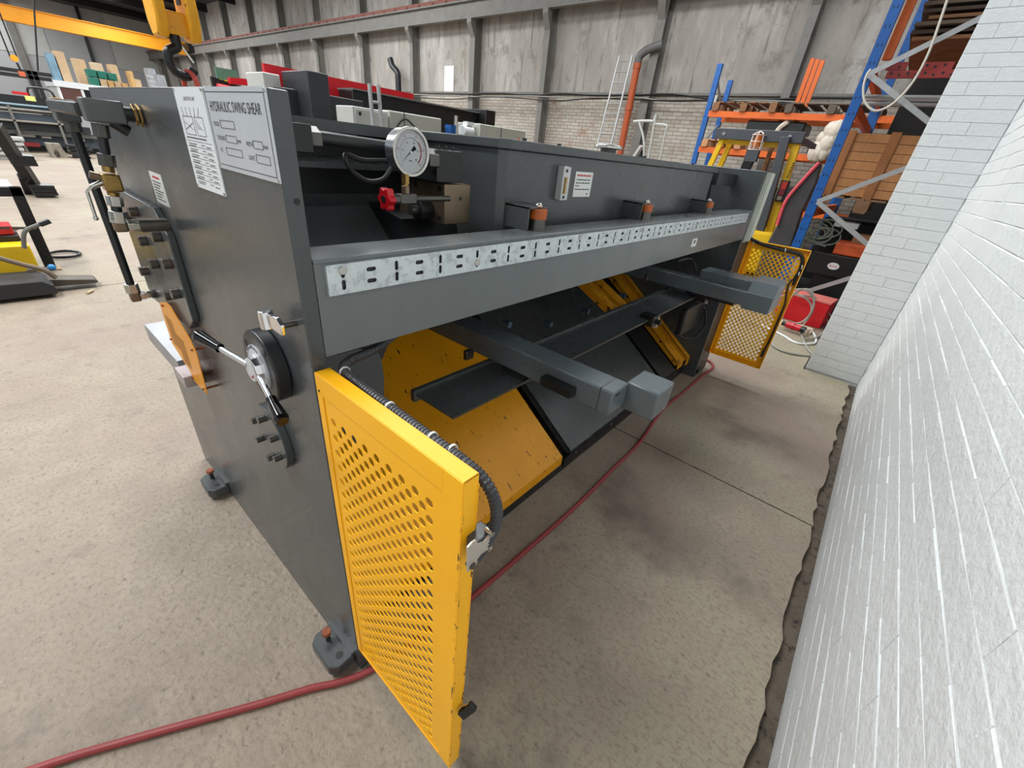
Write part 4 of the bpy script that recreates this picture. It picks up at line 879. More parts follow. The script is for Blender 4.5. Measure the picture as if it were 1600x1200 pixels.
# ================================================================ pallet racking by the far wall
def upright(par, x, y, z1, mt=BLUE, w_=.09, d=.07):
    m = MB(); m.box(x, x + d, y - w_ / 2, y + w_ / 2, 0, z1); u = m.b('upright', mt, par, smooth=0)
    k = 0; mm = MB()
    while k * .15 < z1 - .1:
        for s in (-1, 1): mm.box(x - .002, x, y + s * .018 - .004, y + s * .018 + .004, .1 + k * .15, .125 + k * .15)
        k += 1
    mm.b('upright_slots', BLACK, u, smooth=0, kind='stuff'); return u
rk = thing('pallet_rack', 'blue and orange pallet racking in front of the far brick wall', 'rack', (12, 1.9, 0))
for (y, z1) in ((3.5, 3.68), (.3, 3.3), (-3.0, 4)):
    upright(rk, 11.5, y, z1, w_=.11, d=.09); upright(rk, 12.5, y, z1 - .15, w_=.11, d=.09)
    for k in range(4):
        za = .3 + k * .85; a, b_ = ((11.55, y, za), (12.55, y, za + .6)); 
        if k % 2: a, b_ = (11.55, y, za + .6), (12.55, y, za)
        MB().bar(a, b_, .04, .03).b('brace', RACKG, rk, smooth=0)
for z in (.9, 1.99, 2.72):
    for x in (11.46, 12.5):
        for (ya, yb_) in ((.36, 3.44), (-2.94, .24)): MB().box(x, x + .05, ya, yb_, z - .06, z + .06).b('beam', ORG, rk, smooth=0)
def pallet(name, lab_, x, y, z, w_, d, mt=WOODD, grp=None, h=.14):
    t = thing(name, lab_, 'pallet', (x, y, z), grp); n = 6
    for k in range(n): MB().box(x, x + d, y - w_ / 2 + k * w_ / n, y - w_ / 2 + k * w_ / n + w_ / n * .7, z + h - .022, z + h).b('plank', mt, t, smooth=0)
    for k in range(3):
        for j in range(3): MB().box(x + (d - .1) * j / 2, x + (d - .1) * j / 2 + .1, y - w_ / 2 + (w_ - .14) * k / 2, y - w_ / 2 + (w_ - .14) * k / 2 + .14, z + .02, z + h - .022).b('block', mt, t, smooth=0)
    for k in range(3): MB().box(x, x + d, y - w_ / 2 + (w_ - .12) * k / 2, y - w_ / 2 + (w_ - .12) * k / 2 + .12, z, z + .02).b('bottom_board', mt, t, smooth=0)
    return t
pallet('wooden_pallet', 'brown wooden pallet at the left end of the top orange beam', 11.42, 2.7, 2.78, 1.35, 1.15, h=.18)
pallet('wooden_pallet', 'grey-brown pallet at the right end of the top orange beam', 11.42, 1.0, 2.78, 1.7, 1.15, mat('grey_wood', (96, 84, 74), .85), h=.18)
pallet('wooden_pallet', 'pale wooden pallet on the lower beam behind the forklift', 11.42, 2.95, 2.05, .9, 1.15, mat('pale_wood', (186, 136, 96), .8), h=.16)
for k in range(3):
    tag(MB().box(12.2 + .0 * k, 12.26, 1.78 - .1 * k, 1.86 - .1 * k, 2.97, 3.85 - .02 * k).b('rack_beam', ORG), ('leftmost', 'middle', 'rightmost')[k] + ' of the three orange rack beams standing on end on the top pallet', 'beam', 'orange beams standing on the top pallet')
tg = thing('strapped_machine', 'dark grey machine case tied with pale webbing on the rack', 'machine', (11.6, 2.0, 2.2))
p = U('x', 11.6, 1170, 188); q = U('x', 11.6, 1256, 205)
MB().box(11.55, 12.4, q.y, p.y, q.z - .05, p.z).b('case', DARK, tg, bev=.03); MB().box(11.6, 12.4, q.y + .1, p.y - .1, 2.05, q.z - .05).b('skid', WOODD, tg)
MB().tube([(11.53, (p.y + q.y) / 2 - .05, q.z - .25), (11.53, (p.y + q.y) / 2 - .1, q.z), (11.53, (p.y + q.y) / 2 - .22, p.z - .02), (11.8, (p.y + q.y) / 2 - .22, p.z + .02)], .05, 6).b('webbing', WOOL, tg)
rt = mat('tool_clutter_black', (34, 34, 36), .7, var=.4, vs=6)
for (y, h, w_, c_, l_) in ((1.08, .22, .16, BLACK, 'black bundle of bars beside the white rags'), (.55, .30, .35, TEAL, 'blue-grey crate at the right of the lower orange beam')):
    tag(MB().box(11.5, 12.3, y - w_ / 2, y + w_ / 2, 2.05, 2.05 + h).b('bundle', c_, None, bev=.03), l_, 'box')
m = MB()
for k in range(16): m.sphere((11.38 + R_.uniform(-.05, .05), .86 + R_.uniform(-.14, .12), 2.28 + R_.uniform(-.2, .22)), R_.uniform(.09, .16), 10, (1, 1, 1.3))
tag(m.b('rag_bundle', WOOL), 'bundle of off-white rags hanging from the rack', 'rags')
for (y, z, l_, c_, hh) in ((2.9, .96, 'dark crate on the lowest rack shelf, left of the forklift', BLACK, .5), (1.0, .96, 'dark box on the lowest rack shelf, right of the forklift post', rt, .45), (2.0, 1.35, 'brown crate behind the forklift mast', WOODD, .4)):
    tag(MB().box(11.5, 12.4, y - .4, y + .4, .96, .96 + hh).b('crate', c_, None, bev=.02), l_, 'crate')

# ================================================================ forklift
fk = thing('forklift', 'yellow forklift with dark grey overhead guard beyond the shear', 'forklift', (7.6, 1.1, 0))
GRY = mat('forklift_grey', (70, 74, 80), .45)
MB().box(7.0, 7.06, .53, 1.69, 1.955, 2.09).b('guard_front_beam', GRY, fk, bev=.008)
MB().cyl((6.99, 1.56, 2.02), (7.0, 1.56, 2.02), .022, 12).b('bolt', STEEL, fk); MB().cyl((6.99, .70, 2.03), (7.0, .70, 2.03), .022, 12).b('bolt', STEEL, fk)
for y in (.56, 1.60): MB().box(7.06, 8.4, y, y + .07, 1.98, 2.05).b('guard_side_beam', GRY, fk, bev=.005)
for k in range(5): MB().box(7.2 + k * .24, 7.25 + k * .24, .6, 1.64, 2.0, 2.03).b('guard_bar', BLACK, fk)
MB().box(7.1, 7.16, .6, 1.64, 1.90, 1.955).b('guard_rail', FORK, fk)
def post(pxa, pya, pxb, pyb, x, wd, mt, name='guard_post', zb=None):
    a = U('x', x, pxa, pya); b_ = U('x', x, pxb, pyb)
    if zb is not None: k = (a.z - zb) / (a.z - b_.z); b_ = a.lerp(b_, k)
    return MB().bar(a, b_, wd, wd * .8, up=(1, 0, 0)).b(name, mt, fk, bev=.006)
rp = post(1246, 222, 1199, 372, 7.08, .095, FORK, zb=.55)
post(1131, 214, 1108, 262, 7.08, .07, FORK, zb=.5); post(1145, 215, 1124, 262, 7.25, .075, FORK, zb=.5)
post(1228, 214, 1190, 352, 6.95, .11, GRY, 'mast_strut', zb=.7)
post(1178, 236, 1162, 270, 7.3, .13, BLACK, 'mast_cylinder', zb=.5); post(1210, 220, 1180, 300, 7.6, .06, WOODD, 'hose_guide', zb=.5)
for k in range(7):
    q = U('x', 7.03, 1240 - 1.6 * k, 255 + 3.6 * k); MB().box(q.x, q.x + .004, q.y - .012, q.y + .012, q.z - .006, q.z + .006).b('post_lettering', INK, fk, smooth=0)
p = U('x', 6.98, 1183, 222)
MB().cyl((6.98, p.y, p.z - .05), (6.98, p.y, p.z + .09), .05, 16, .04).b('beacon', mat('beacon_orange', (224, 120, 40), .3), fk)
m = MB()
for k in range(6):
    a = 2 * PI * k / 6; m.tube([(6.98 + .085 * math.cos(a), p.y + .085 * math.sin(a), p.z - .10), (6.98 + .07 * math.cos(a), p.y + .07 * math.sin(a), p.z + .08), (6.98, p.y, p.z + .13)], .007, 6)
for zz in (-.1, 0, .08): m.ring((6.98, p.y, p.z + zz), (0, 0.001, 1), .075, .09, .01, 16)
m.b('beacon_cage', mat('cage_white', (226, 214, 206), .5), fk)
MB().box(6.9, 7.0, p.y - .08, p.y + .08, 1.7, p.z - .1).b('beacon_bracket', GRY, fk)
q = U('x', 7.0, 1223, 298); MB().box(6.97, 7.0, q.y - .055, q.y + .055, q.z - .14, q.z + .13).b('lamp_housing', BLACK, fk, bev=.005)
MB().box(6.955, 6.97, q.y - .035, q.y + .035, q.z + .02, q.z + .11).b('tail_lamp', mat('lamp_red', (176, 44, 40), .3), fk, bev=.003); MB().box(6.955, 6.97, q.y - .035, q.y + .035, q.z - .06, q.z + .02).b('tail_lamp', mat('lamp_dark_red', (110, 24, 44), .3), fk, bev=.003); MB().box(6.955, 6.97, q.y - .03, q.y + .03, q.z - .12, q.z - .07).b('reverse_lamp', mat('lamp_smoke', (120, 110, 96), .3), fk, bev=.003)
p = U('x', 6.85, 1188, 365); MB().prism([(.35, .25), (.35, .62), (.45, p.z + .03), (1.7, p.z + .03), (1.8, .6), (1.8, .25)], 'x', 6.85, 8.3).b('counterweight', FORK, fk, bev=.05)
MB().box(7.2, 8.0, .7, 1.4, .75, 1.25).b('seat', BLACK, fk, bev=.06)
for x in (7.2, 8.6):
    for y in (.45, 1.7): MB().cyl((x, y - .1, .25), (x, y + .1, .25), .25, 24).b('wheel', RUB, fk, bev=.02)
MB().box(8.3, 8.9, .5, 1.6, .2, .8).b('front_body', FORK, fk, bev=.03)
# rolled mat leaning between the forklift and the near rack
def matroll():
    t = thing('leaning_mat', 'dark grey mat with red edge leaning behind the blue upright', 'mat', (6.6, .2, 0))
    top = U('x', 6.62, 1282, 258); bot = U('x', 6.5, 1205, 430); d = bot - top
    bot = top + d * (top.z / (top.z - bot.z)) * .985
    P = [(1280, 253), (1284, 256), (1276, 285), (1254, 330), (1236, 385), (1215, 440), (1170, 455), (1190, 395), (1215, 350), (1228, 313), (1255, 280)]
    pl = []
    for a, b_ in P: q = U('x', 6.45, a, b_); pl.append((q.y, max(q.z, .012)))
    MB().prism(pl, 'x', 6.45, 6.55).b('mat', mat('mat_grey', (62, 60, 60), .55, var=.2), t, bev=.03)
    e = [U('x', 6.43, a, b_) for a, b_ in ((1280, 254), (1256, 280), (1228, 314), (1214, 352))]
    MB().tube(e, .02, 6).b('red_edge', mat('pink_red', (220, 80, 90), .6), t)
matroll()

# ================================================================ near rack behind the pier
r2 = thing('near_rack', 'tall blue rack upright with pale diagonal braces beside the pier', 'rack', (6.2, -.3, 0))
u1 = [U('x', 6.2, 1401, 0), U('x', 6.2, 1245, 385)]
yb = (u1[0].y + u1[1].y) / 2
upright(r2, 6.2, .033, 3.9, w_=.092, d=.08); upright(r2, 6.2, -1.1, 3.9, w_=.115, d=.10); upright(r2, 8.9, .033, 3.9, w_=.1, d=.1); upright(r2, 8.9, -1.1, 3.9, w_=.1, d=.1)
bn = [((1357, 116), (1525, 32)), ((1357, 116), (1446, 186)), ((1277, 315), (1409, 265)), ((1277, 315), (1351, 378)), ((1235, 463), (1320, 437))]
for (a, b_) in bn:
    A = U('x', 6.18, *a); B = U('x', 6.18, *b_); k = (A.y + 1.1) / (A.y - B.y); B = A.lerp(B, k) 
    MB().bar(A, B, .012, .05, up=(0, 0, 1)).b('brace', RACKG, r2, smooth=0)
for z in (1.20, 2.28, 2.62):
    for y in (.03, -1.1): MB().box(6.28, 8.9, y - .025, y + .025, z - .05, z + .05).b('beam', ORG, r2, smooth=0)
MB().box(6.35, 6.42, -.10, -.02, 2.72, 3.6).b('end_stop', ORG, r2, smooth=0)
# plank crate
cr_ = thing('plank_crate', 'big brown plank crate with upright battens on the near rack', 'crate', (6.6, -.4, 1.33))
p = U('x', 6.6, 1313, 206); zt = p.z; yl = p.y - .0; zb_ = 1.42; n = 7
for k in range(n): MB().box(6.6, 6.62, yl - 1.05, yl, zb_ + (zt - zb_) * k / n + .002, zb_ + (zt - zb_) * (k + 1) / n - .003).b('plank', WOOD, cr_, smooth=0)
for px in (1332, 1403): q = U('x', 6.585, px, 206); MB().box(6.575, 6.6, q.y - .045, q.y + .045, zb_ - .10, zt + .02).b('batten', mat('batten_wood', (162, 106, 62), .75, var=.2), cr_, smooth=0)
MB().box(6.62, 7.5, yl - 1.05, yl, zb_, zt - .05).b('crate_body', WOODD, cr_, smooth=0)
pallet('wooden_pallet', 'dark pallet carrying the plank crate on the near rack', 6.5, -.42, 1.25, 1.25, 1.1, mat('shaded_wood', (140, 108, 78), .85), h=.16)
# timber and steel stored on the upper levels
for k in range(11):
    z = 2.90 + k * .055; l_ = R_.uniform(-.05, .08)
    tag(MB().box(6.45 + R_.uniform(0, .06), 8.4, -1.15, -.20 + l_, z, z + R_.uniform(.022, .034)).b('timber_board', (WOODD, mat('dark_board', (72, 58, 48), .85), mat('grey_board', (98, 84, 70), .85))[k % 3]), 'long timber board in the stack at the top of the near rack', 'board', 'timber boards stacked at the top of the near rack')
for k in range(3): tag(MB().cyl((6.4 + .1 * k, -1.05, 2.40 - .055 * (k % 2)), (6.4 + .1 * k, .06, 2.40 - .055 * (k % 2)), .018, 8).b('steel_tube', RACKG), 'grey steel tube lying across the near rack under the red beams', 'tube', 'grey tubes across the near rack')
for k, (a, b_, l_) in enumerate((((1387, 100), (1420, 99), 'red perforated angle at the upper left of the near rack'), ((1442, 100), (1492, 98), 'red perforated angle at the upper right of the near rack'), ((1387, 112), (1495, 112), 'long red perforated angle under the other two'))):
    A = U('x', 6.42, *a); B = U('x', 6.42, *b_); z = (A.z + B.z) / 2 - .02
    t = thing('perforated_angle', l_, 'angle', (6.42, (A.y + B.y) / 2, z - .03))
    MB().box(6.42, 6.45, B.y, A.y, z - .033, z + .033).b('bar', mat('red_oxide_paint', (150, 50, 44), .55, var=.15), t, smooth=0)
    n = int((A.y - B.y) / .07)
    for j in range(n): MB().cyl((6.419, A.y - .04 - j * .07, z + .008 * (-1) ** j), (6.421, A.y - .04 - j * .07, z + .008 * (-1) ** j), .012, 10).b('hole', BLACK, t)
# hanging white cable
pts = [(1490, -30), (1470, 30), (1450, 85), (1425, 130), (1395, 162), (1368, 173), (1352, 160), (1349, 138), (1354, 118), (1361, 108)]
tag(MB().tube([U('x', 6.1, a, b_) for a, b_ in pts], .011, 8).b('hanging_cable', mat('cream_cable', (214, 208, 194), .5)), 'cream cable hanging in a loop beside the blue upright', 'cable')
# lower level clutter
lo = lambda px, py, x=6.5: U('x', x, px, py)
t = thing('black_machine_box', 'black box with a round white badge low in the near rack', 'box', (6.45, -.45, .3))
p = lo(1272, 392, 6.45); q = lo(1345, 440, 6.45); MB().box(6.45, 7.2, q.y - .35, p.y, q.z - .02, p.z).b('body', BLACK, t, bev=.01)
MB().box(6.5, 7.1, q.y - .2, p.y - .1, 0, q.z - .02).b('stand', BLACK, t)
p = lo(1302, 416, 6.445); m = MB(); m.prism([(p.y + .063 * math.cos(k * PI / 16), p.z + .042 * math.sin(k * PI / 16)) for k in range(32)], 'x', 6.444, 6.45); m.b('badge', PAPER, t, smooth=0)
m = MB(); m.text('Baldy', (6.4435, p.y, p.z - .012), (0, -1, .05), (0, 0, 1), .040, .085, True); m.b('badge_script', INKR, t, smooth=0)
p = lo(1305, 378, 6.5); tag(MB().box(6.48, 6.9, p.y - .55, p.y - .02, p.z - .14, p.z + .01).b('orange_tray', mat('burnt_orange', (206, 88, 38), .5), None, bev=.02), 'orange tray on top of the black box in the near rack', 'tray')
m = MB()
for k in range(7):
    c_ = lo(1283 + R_.uniform(-9, 9), 364 + R_.uniform(-8, 8), 6.42); rr = R_.uniform(.07, .15)
    m.tube([c_ + Vector((R_.uniform(-.03, .03), rr * math.cos(a) * 1.2, rr * math.sin(a) * .8)) for a in [i * PI / 4 for i in range(8)]], .009, 6, closed=True)
m.tube([lo(1290, 385, 6.4), lo(1275, 380, 6.4), lo(1258, 372, 6.4), lo(1253, 385, 6.4), lo(1250, 395, 6.4)], .010, 6)
tag(m.b('cable_coil', mat('green_grey_cable', (104, 112, 100), .55), kind='stuff'), 'tangled coil of green-grey cable above the black box', 'cable')
for (px, py, wd, h, mt, l_) in ((1352, 382, .30, .2, WOODD, 'brown offcut wedged beside the orange tray'), (1322, 352, .25, .06, LGREY, 'pale metal bar lying over the cable coil')):
    p = lo(px, py, 6.6); tag(MB().box(6.6, 6.9, p.y - wd / 2, p.y + wd / 2, p.z - h / 2, p.z + h / 2).b('offcut', mt), l_, 'offcut')
tag(MB().box(7.25, 8.2, -1.05, -.04, 0, 1.12).b('shade_block', mat('shade_black', (20, 20, 21), .6, var=.3), None, bev=.03), 'black block added for the deep shade inside the lower near rack', 'stack')  # added black block stands for the darkness inside the lower rack
# red box, board, plug and cables on the floor
rb = thing('red_box', 'red steel box on the floor between the far guard and the pier', 'box', (5.9, -.4, 0))
p = U('z', 0, 1264, 514); q = U('z', 0, 1210, 496)
rm = Matrix.Rotation(math.radians(-6), 3, 'Z')
MB().box(5.75, 6.1, -.62, -.10, 0.0, .30, rot=rm).b('body', mat('red_box_paint', (206, 24, 34), .4), rb, bev=.006); MB().box(5.745, 6.1, -.625, -.095, .30, .318, rot=rm, c=(5.925, -.36, .31)).b('lid', mat('pink_lid', (220, 120, 110), .5), rb, smooth=0)
p = U('z', .03, 1240, 507); tag(MB().box(p.x - .14, p.x + .1, p.y - .20, p.y + .20, .0, .025).b('wood_board', mat('pale_board', (216, 190, 160), .7)), 'pale wooden board in front of the red box', 'board')
t = thing('cable_plug', 'red industrial cable coupler lying on the pale board', 'plug', (p.x, p.y, .03))
A = U('z', .07, 1225, 505); B = U('z', .07, 1257, 516); d = (B - A)
MB().cyl(A + d * .12, A + d * .85, .036, 18).b('red_sleeve', REDP, t, bev=.004); MB().cyl(A - d * .08, A + d * .12, .028, 18).b('black_gland', BLACK, t); MB().cyl(A + d * .85, A + d * 1.02, .038, 18).b('black_cap', BLACK, t)
MB().cyl(A + d * .45, A + d * .52, .042, 18).b('coupling_ring', REDP, t)
def fl(*pp, r=.009, z=.012): return [U('z', z, a, b_) for a, b_ in pp]
tag(MB().tube([B + Vector((0, 0, 0))] + fl((1268, 517), (1275, 530), (1270, 537), (1245, 536), (1225, 525), (1205, 515), (1190, 508)), .011, 8).b('white_cable', WHITE), 'white cable curling from the red plug to the far guard', 'cable')
tag(MB().tube(fl((1255, 512), (1252, 522), (1262, 545), (1270, 555), (1240, 553), (1215, 545), (1200, 532), (1190, 520)), .010, 8).b('grey_cable', ROPE), 'grey cable looping over the floor in front of the red box', 'cable')
for k, (cx, cy, ry, rz) in enumerate(((1243, 480, .17, .22), (1237, 483, .2, .18), (1247, 484, .14, .25))):
    c_ = U('x', 5.62, cx, cy); tag(MB().tube([c_ + Vector((R_.uniform(-.02, .02), ry * math.cos(a), rz * math.sin(a))) for a in [i * PI / 5 for i in range(10)]], .010, 6, closed=True).b('cable_loop', ROPE), 'loop of grey cable propped on the front of the red box', 'cable', 'grey cable loops on the red box')
tag(MB().tube([U('x', 5.7, 1250, 462), U('x', 5.8, 1275, 466), U('x', 5.9, 1295, 490), U('z', .02, 1300, 500), U('z', .02, 1280, 525), U('z', .02, 1255, 530)], .010, 8).b('thin_cable', ROPE), 'thin grey cable arching from the red box down behind the pier', 'cable')
for (y, x, h, l_) in ((-.75, 6.3, .22, 'dark offcut block on the floor right of the red box'), (-.3, 6.8, .3, 'black clutter box on the floor under the near rack')):
    tag(MB().box(x, x + .4, y - .22, y + .22, 0, h).b('floor_box', rt, None, bev=.01), l_, 'box')
tag(MB().box(9.05, 9.12, -3.2, -.2, 0, 3.2).b('shade_panel', mat('shade_panel_black', (26, 25, 24), .8)), 'dark panel added for the shade at the back of the near rack', 'backdrop')  # dark panel added to put shade behind the near rack

# ================================================================ left foreground: pallet truck and steel stand
pt = thing('pallet_truck', 'yellow and black pallet truck with tools heaped on it at the left', 'truck', (-.3, 5.1, 0))
MB().box(-1.2, -.19, 4.95, 5.15, .12, .37).b('yellow_body', FORK, pt, bev=.01)
MB().box(-1.2, -.22, 5.15, 5.48, .12, .42).b('tool_tray', BLACK, pt, bev=.01)
MB().prism([(-1.3, .03), (-1.3, .17), (-.22, .15), (-.16, .10), (-.16, .03)], 'y', 4.55, 4.95).b('black_platform', mat('platform_black', (46, 46, 48), .6), pt, bev=.006)
MB().prism([(-.22, .05), (-.22, .12), (.12, .075), (.14, .055), (.12, .04)], 'y', 4.72, 4.90).b('fork', mat('fork_steel', (88, 80, 72), .6, .3), pt, bev=.004)
MB().tube([U('y', 4.9, 38, 388), U('y', 4.9, 37, 368), U('y', 4.9, 42, 359), U('y', 4.9, 58, 352), U('y', 4.9, 76, 346)], .016, 8).b('handle', IBEAM, pt)
q = U('y', 4.9, 68, 349); MB().tube([U('y', 4.9, 62, 351), U('y', 4.9, 78, 345)], .022, 8).b('handle_grip', BLACK, pt)
MB().tube([U('y', 4.7, -20, 398), U('y', 4.7, 30, 412), U('y', 4.7, 68, 422), U('y', 4.7, 88, 434)], .020, 8).b('long_bar', mat('brown_bar', (120, 104, 88), .6), pt)
q = U('y', 4.9, 81, 418); MB().sphere(q, .030, 14).b('blue_knob', mat('knob_blue', (50, 130, 190), .35), pt); MB().cyl(q + Vector((-.16, 0, 0)), q, .012, 8).b('knob_rod', STEEL, pt)
MB().box(-.9, -.45, 5.18, 5.45, .42, .60).b('orange_tool_case', mat('tool_orange', (180, 84, 40), .5), pt, bev=.02); MB().box(-.55, -.24, 5.18, 5.4, .42, .50).b('red_tin', RED1, pt, bev=.01)
for k in range(4): MB().bar((-.8 + .15 * k, 5.1, .5), (-.45 + .12 * k, 5.35, .44), .02, .02).b('loose_tool', (WOODD, DSTEEL)[k % 2], pt)
for x in (-1.0, -.3): MB().cyl((x, 5.0, .06), (x, 5.1, .06), .06, 16).b('wheel', RUB, pt)
st = thing('steel_stand', 'black steel stand with one upright leg beside the pallet truck', 'stand', (0, 5.5, 0))
b0 = U('z', 0, 83, 421); ztop = SZ(292, b0.x, b0.y)
MB().box(b0.x - .05, b0.x + .03, b0.y - .03, b0.y + .05, 0, ztop).b('leg', BLACK, st, bev=.004); MB().box(b0.x - 1.4, b0.x + .03, b0.y - .03, b0.y + .05, ztop - .08, ztop).b('top_rail', BLACK, st, bev=.004)
MB().box(b0.x - 1.4, b0.x - .02, b0.y + .05, b0.y + .6, ztop - .03, ztop).b('top_sheet', LGREY, st, smooth=0)
MB().box(b0.x - 1.4, b0.x - 1.32, b0.y - .03, b0.y + .05, 0, ztop).b('leg', BLACK, st, bev=.004); MB().box(b0.x - .06, b0.x + .06, b0.y - .06, b0.y + .1, 0, .015).b('foot_plate', CARD, st, smooth=0)
st = thing('fork_carriage', 'black sloping beam carrying sets of short plates at the far left', 'stand', (.4, 11, 0))
A = U('z', .05, 60, 300); B = U('y', 10.6, -8, 196)
MB().bar(A, B, .14, .2).b('sloping_beam', BLACK, st, bev=.01)
for (px, py) in ((27, 250), (60, 296)):
    for k in range(3):
        q = U('y', 10.9, px - 2 + k * 3, py + (k - 1) * 5.4); MB().box(q.x - .1, q.x + .20, 10.7, 11.1, q.z - .02, q.z + .03).b('plate', BLACK, st, smooth=0)
q = U('y', 10.9, 34, 275); MB().bar(q, Vector((q.x, 11.2, .0)), .1, .1).b('prop', BLACK, st)
c_ = U('z', .02, 100, 397); tag(MB().tube([c_ + Vector((.13 * math.cos(a), .16 * math.sin(a), 0)) for a in [i * PI / 5 for i in range(10)]], .014, 8, closed=True).b('strap_ring', BLACK), 'black strap ring lying on the floor beside the pallet truck', 'strap')
c_ = U('z', .012, 136, 458); tag(MB().cyl(c_, c_ + Vector((.05, .07, 0)), .010, 8).b('loose_bolt', mat('pale_bolt', (200, 180, 140), .5)), 'small pale bolt lying on the open floor', 'bolt')

# ================================================================ left distance: stock racks, office cabin and goods on its roof
tk_ = thing('steel_stock_rack', 'long low rack of dark steel sections across the far left', 'rack', (1, 21, 0))
def row(py0, py1, y, mt, xr, name='section', dep=.5):
    z1 = SZ(py0, .55, y); z0 = SZ(py1, .55, y); xe = SX(xr, y, z1); return MB().box(-6, xe, y, y + dep, z0, z1).b(name, mt, tk_, smooth=0)
row(142, 156, 22.6, BLACK, 82, dep=.4); row(156, 158.4, 22.0, mat('pale_blue_steel', (150, 176, 188), .5), 84); row(159, 163.5, 22.1, TEAL, 86)
row(164.5, 166.5, 21.2, mat('beige_rail', (150, 142, 132), .6), 112); row(167, 170.5, 21.3, mat('taupe', (96, 90, 86), .6), 112); row(172.5, 183, 21.4, mat('slate_steel', (84, 94, 106), .6, var=.15, vs=.5), 125)
row(184, 186.5, 21.0, MATS['beige_rail'], 128); row(187, 198, 21.2, mat('blue_black_steel', (34, 40, 44), .5), 140); row(199, 207, 21.3, mat('mid_grey_steel', (92, 94, 92), .6), 150); row(208, 224, 21.6, mat('slate_blue', (74, 86, 98), .6), 150)
for k in range(6):
    x = -1 + k * 1.0; MB().box(x, x + .06, 21.0, 21.1, 0, SZ(164, x, 21)).b('rack_post', IBEAM, tk_, smooth=0)
MB().box(-6, 4.2, 21.8, 22.6, 0, .5).b('rack_base', DARK, tk_, smooth=0)
q = U('y', 22.5, 48, 154); MB().box(q.x - .12, q.x + .12, 22.58, 22.6, q.z - .07, q.z + .07).b('yellow_note', mat('note_yellow', (214, 214, 120), .7), tk_, smooth=0)
for (pxa, pxb, py, mt, l_) in ((27, 55, 211, PAPER, 0), (65, 80, 214, PAPER, 0), (116, 132, 218, PAPER, 0)):
    q = U('y', 21.5, pxa, py); r_ = SX(pxb, 21.5, q.z); MB().box(q.x, r_, 21.45, 21.6, q.z - .03, q.z + .03).b('end_tag', mt, tk_, smooth=0)
tag(MB().box(*[(lambda p, q: (p.x, q.x))(U('y', 21, 36, 220), U('y', 21, 60, 222))][0], 20.9, 21.3, .18, .28).b('red_part', mat('dark_red', (120, 20, 26), .5)), 'small dark red part lying behind the concrete block', 'part')
x0, x1, za, zb = bxp(20.8, 84, 152, 172, 97); zb2 = SZ(163, 1.6, 20.9)
tag(MB().box(SX(84, 20.9, 1.5), SX(101, 20.9, 1.5), 21.22, 21.5, SZ(164.6, .55, 21.2), SZ(150, 1.9, 21.2)).b('cardboard_box', mat('tan_card', (190, 150, 96), .8)), 'tall tan cardboard box on the steel stock rack', 'box')
m = MB(); p = U('z', 0, 82, 246); q = U('z', 0, 110, 249); h = SZ(224, p.x, p.y)
tag(MB().prism([(p.x, 0), (q.x + .02, 0), (q.x - .06, h), (p.x - .02, h)], 'y', p.y, p.y + .5).b('concrete_block', mat('stained_concrete', (140, 132, 120), .9, var=.25, vs=2, spots=[((60, 54, 48), 3, .55, .62, (1, 1, .4))]), None, smooth=0), 'stained concrete block on the floor at the left', 'block')
t = thing('sheet_stack', 'stack of pale grey corrugated sheets on the floor at the far left', 'sheets', (.7, 18, 0))
for k in range(4): zz = SZ(242 - k * 8, .7, 18); MB().box(-.6, SX(38, 18, zz), 18, 18.5, max(0, zz - .02), max(.03, zz + .05)).b('sheet', LGREY, t, smooth=0)
MB().box(-.6, SX(36, 18, .3), 18.1, 18.5, 0, .45).b('sheet_block', LGREY, t, smooth=0)
for k, (pa_, pb_, pt_2, l_) in enumerate(((114, 142, 222, 'black stack of castings beside the concrete block'),)):
    p = U('z', 0, pa_, 247); x1 = SX(pb_, p.y, .3); t = thing('casting_stack', l_, 'castings', (p.x, p.y, 0))
    for j in range(4): MB().box(p.x + R_.uniform(-.08, .08), x1 + R_.uniform(-.08, .05), p.y, p.y + .4, .10 * j + .0, .10 * j + .07).b('casting', (BLACK, DARK)[j % 2], t, bev=.01)
# office cabin
oc = thing('site_cabin', 'white framed site cabin with goods stored on its roof', 'cabin', (6, 38, 0)); yC = 36.0
zr = SZ(125, SX(86, yC, 2.6), yC); xc = SX(84, yC, zr)
MB().box(xc, 13, yC + .05, yC + 3.2, 0, zr - .12).b('body', GCOL, oc, smooth=0)
MB().box(xc - .05, 13, yC - .05, yC + 3.3, zr - .28, zr).b('roof_edge', WHITE, oc, smooth=0)
for k in range(9): MB().box(xc - .04, xc, yC + .1 + k * .35, yC + .25 + k * .35, 0, zr - .3).b('side_rib', LGREY, oc, smooth=0)
for k in range(6): MB().box(xc + .0 + k * .95, xc + .12 + k * .95, yC, yC + .05, 0, zr - .28).b('window_post', WHITE, oc, smooth=0)
for k in range(5):
    f = MB().box(xc + .12 + k * .95, xc + .95 + k * .95, yC + .0, yC + .05, 1.25, zr - .30).b('window', (mat('brown_blind', (92, 60, 52), .7), DGLASS)[min(k, 1)], oc, smooth=0)
    MB().box(xc + .12 + k * .95, xc + .95 + k * .95, yC - .01, yC + .05, 1.15, 1.25).b('window_sill', WHITE, oc, smooth=0)
def on_roof(px0, px1, pytop, mt, y=yC + .8, name='box', dep=.8):
    x0 = SX(px0, y, zr + .3); x1 = SX(px1, y, zr + .3); zt = SZ(pytop, (x0 + x1) / 2, y); return MB().box(x0, x1, y, y + dep, zr, max(zt, zr + .15)).b(name, mt, None, smooth=0)
tag(on_roof(97, 112, 80, CARD), 'tall stack of tan cardboard on the cabin roof', 'box')
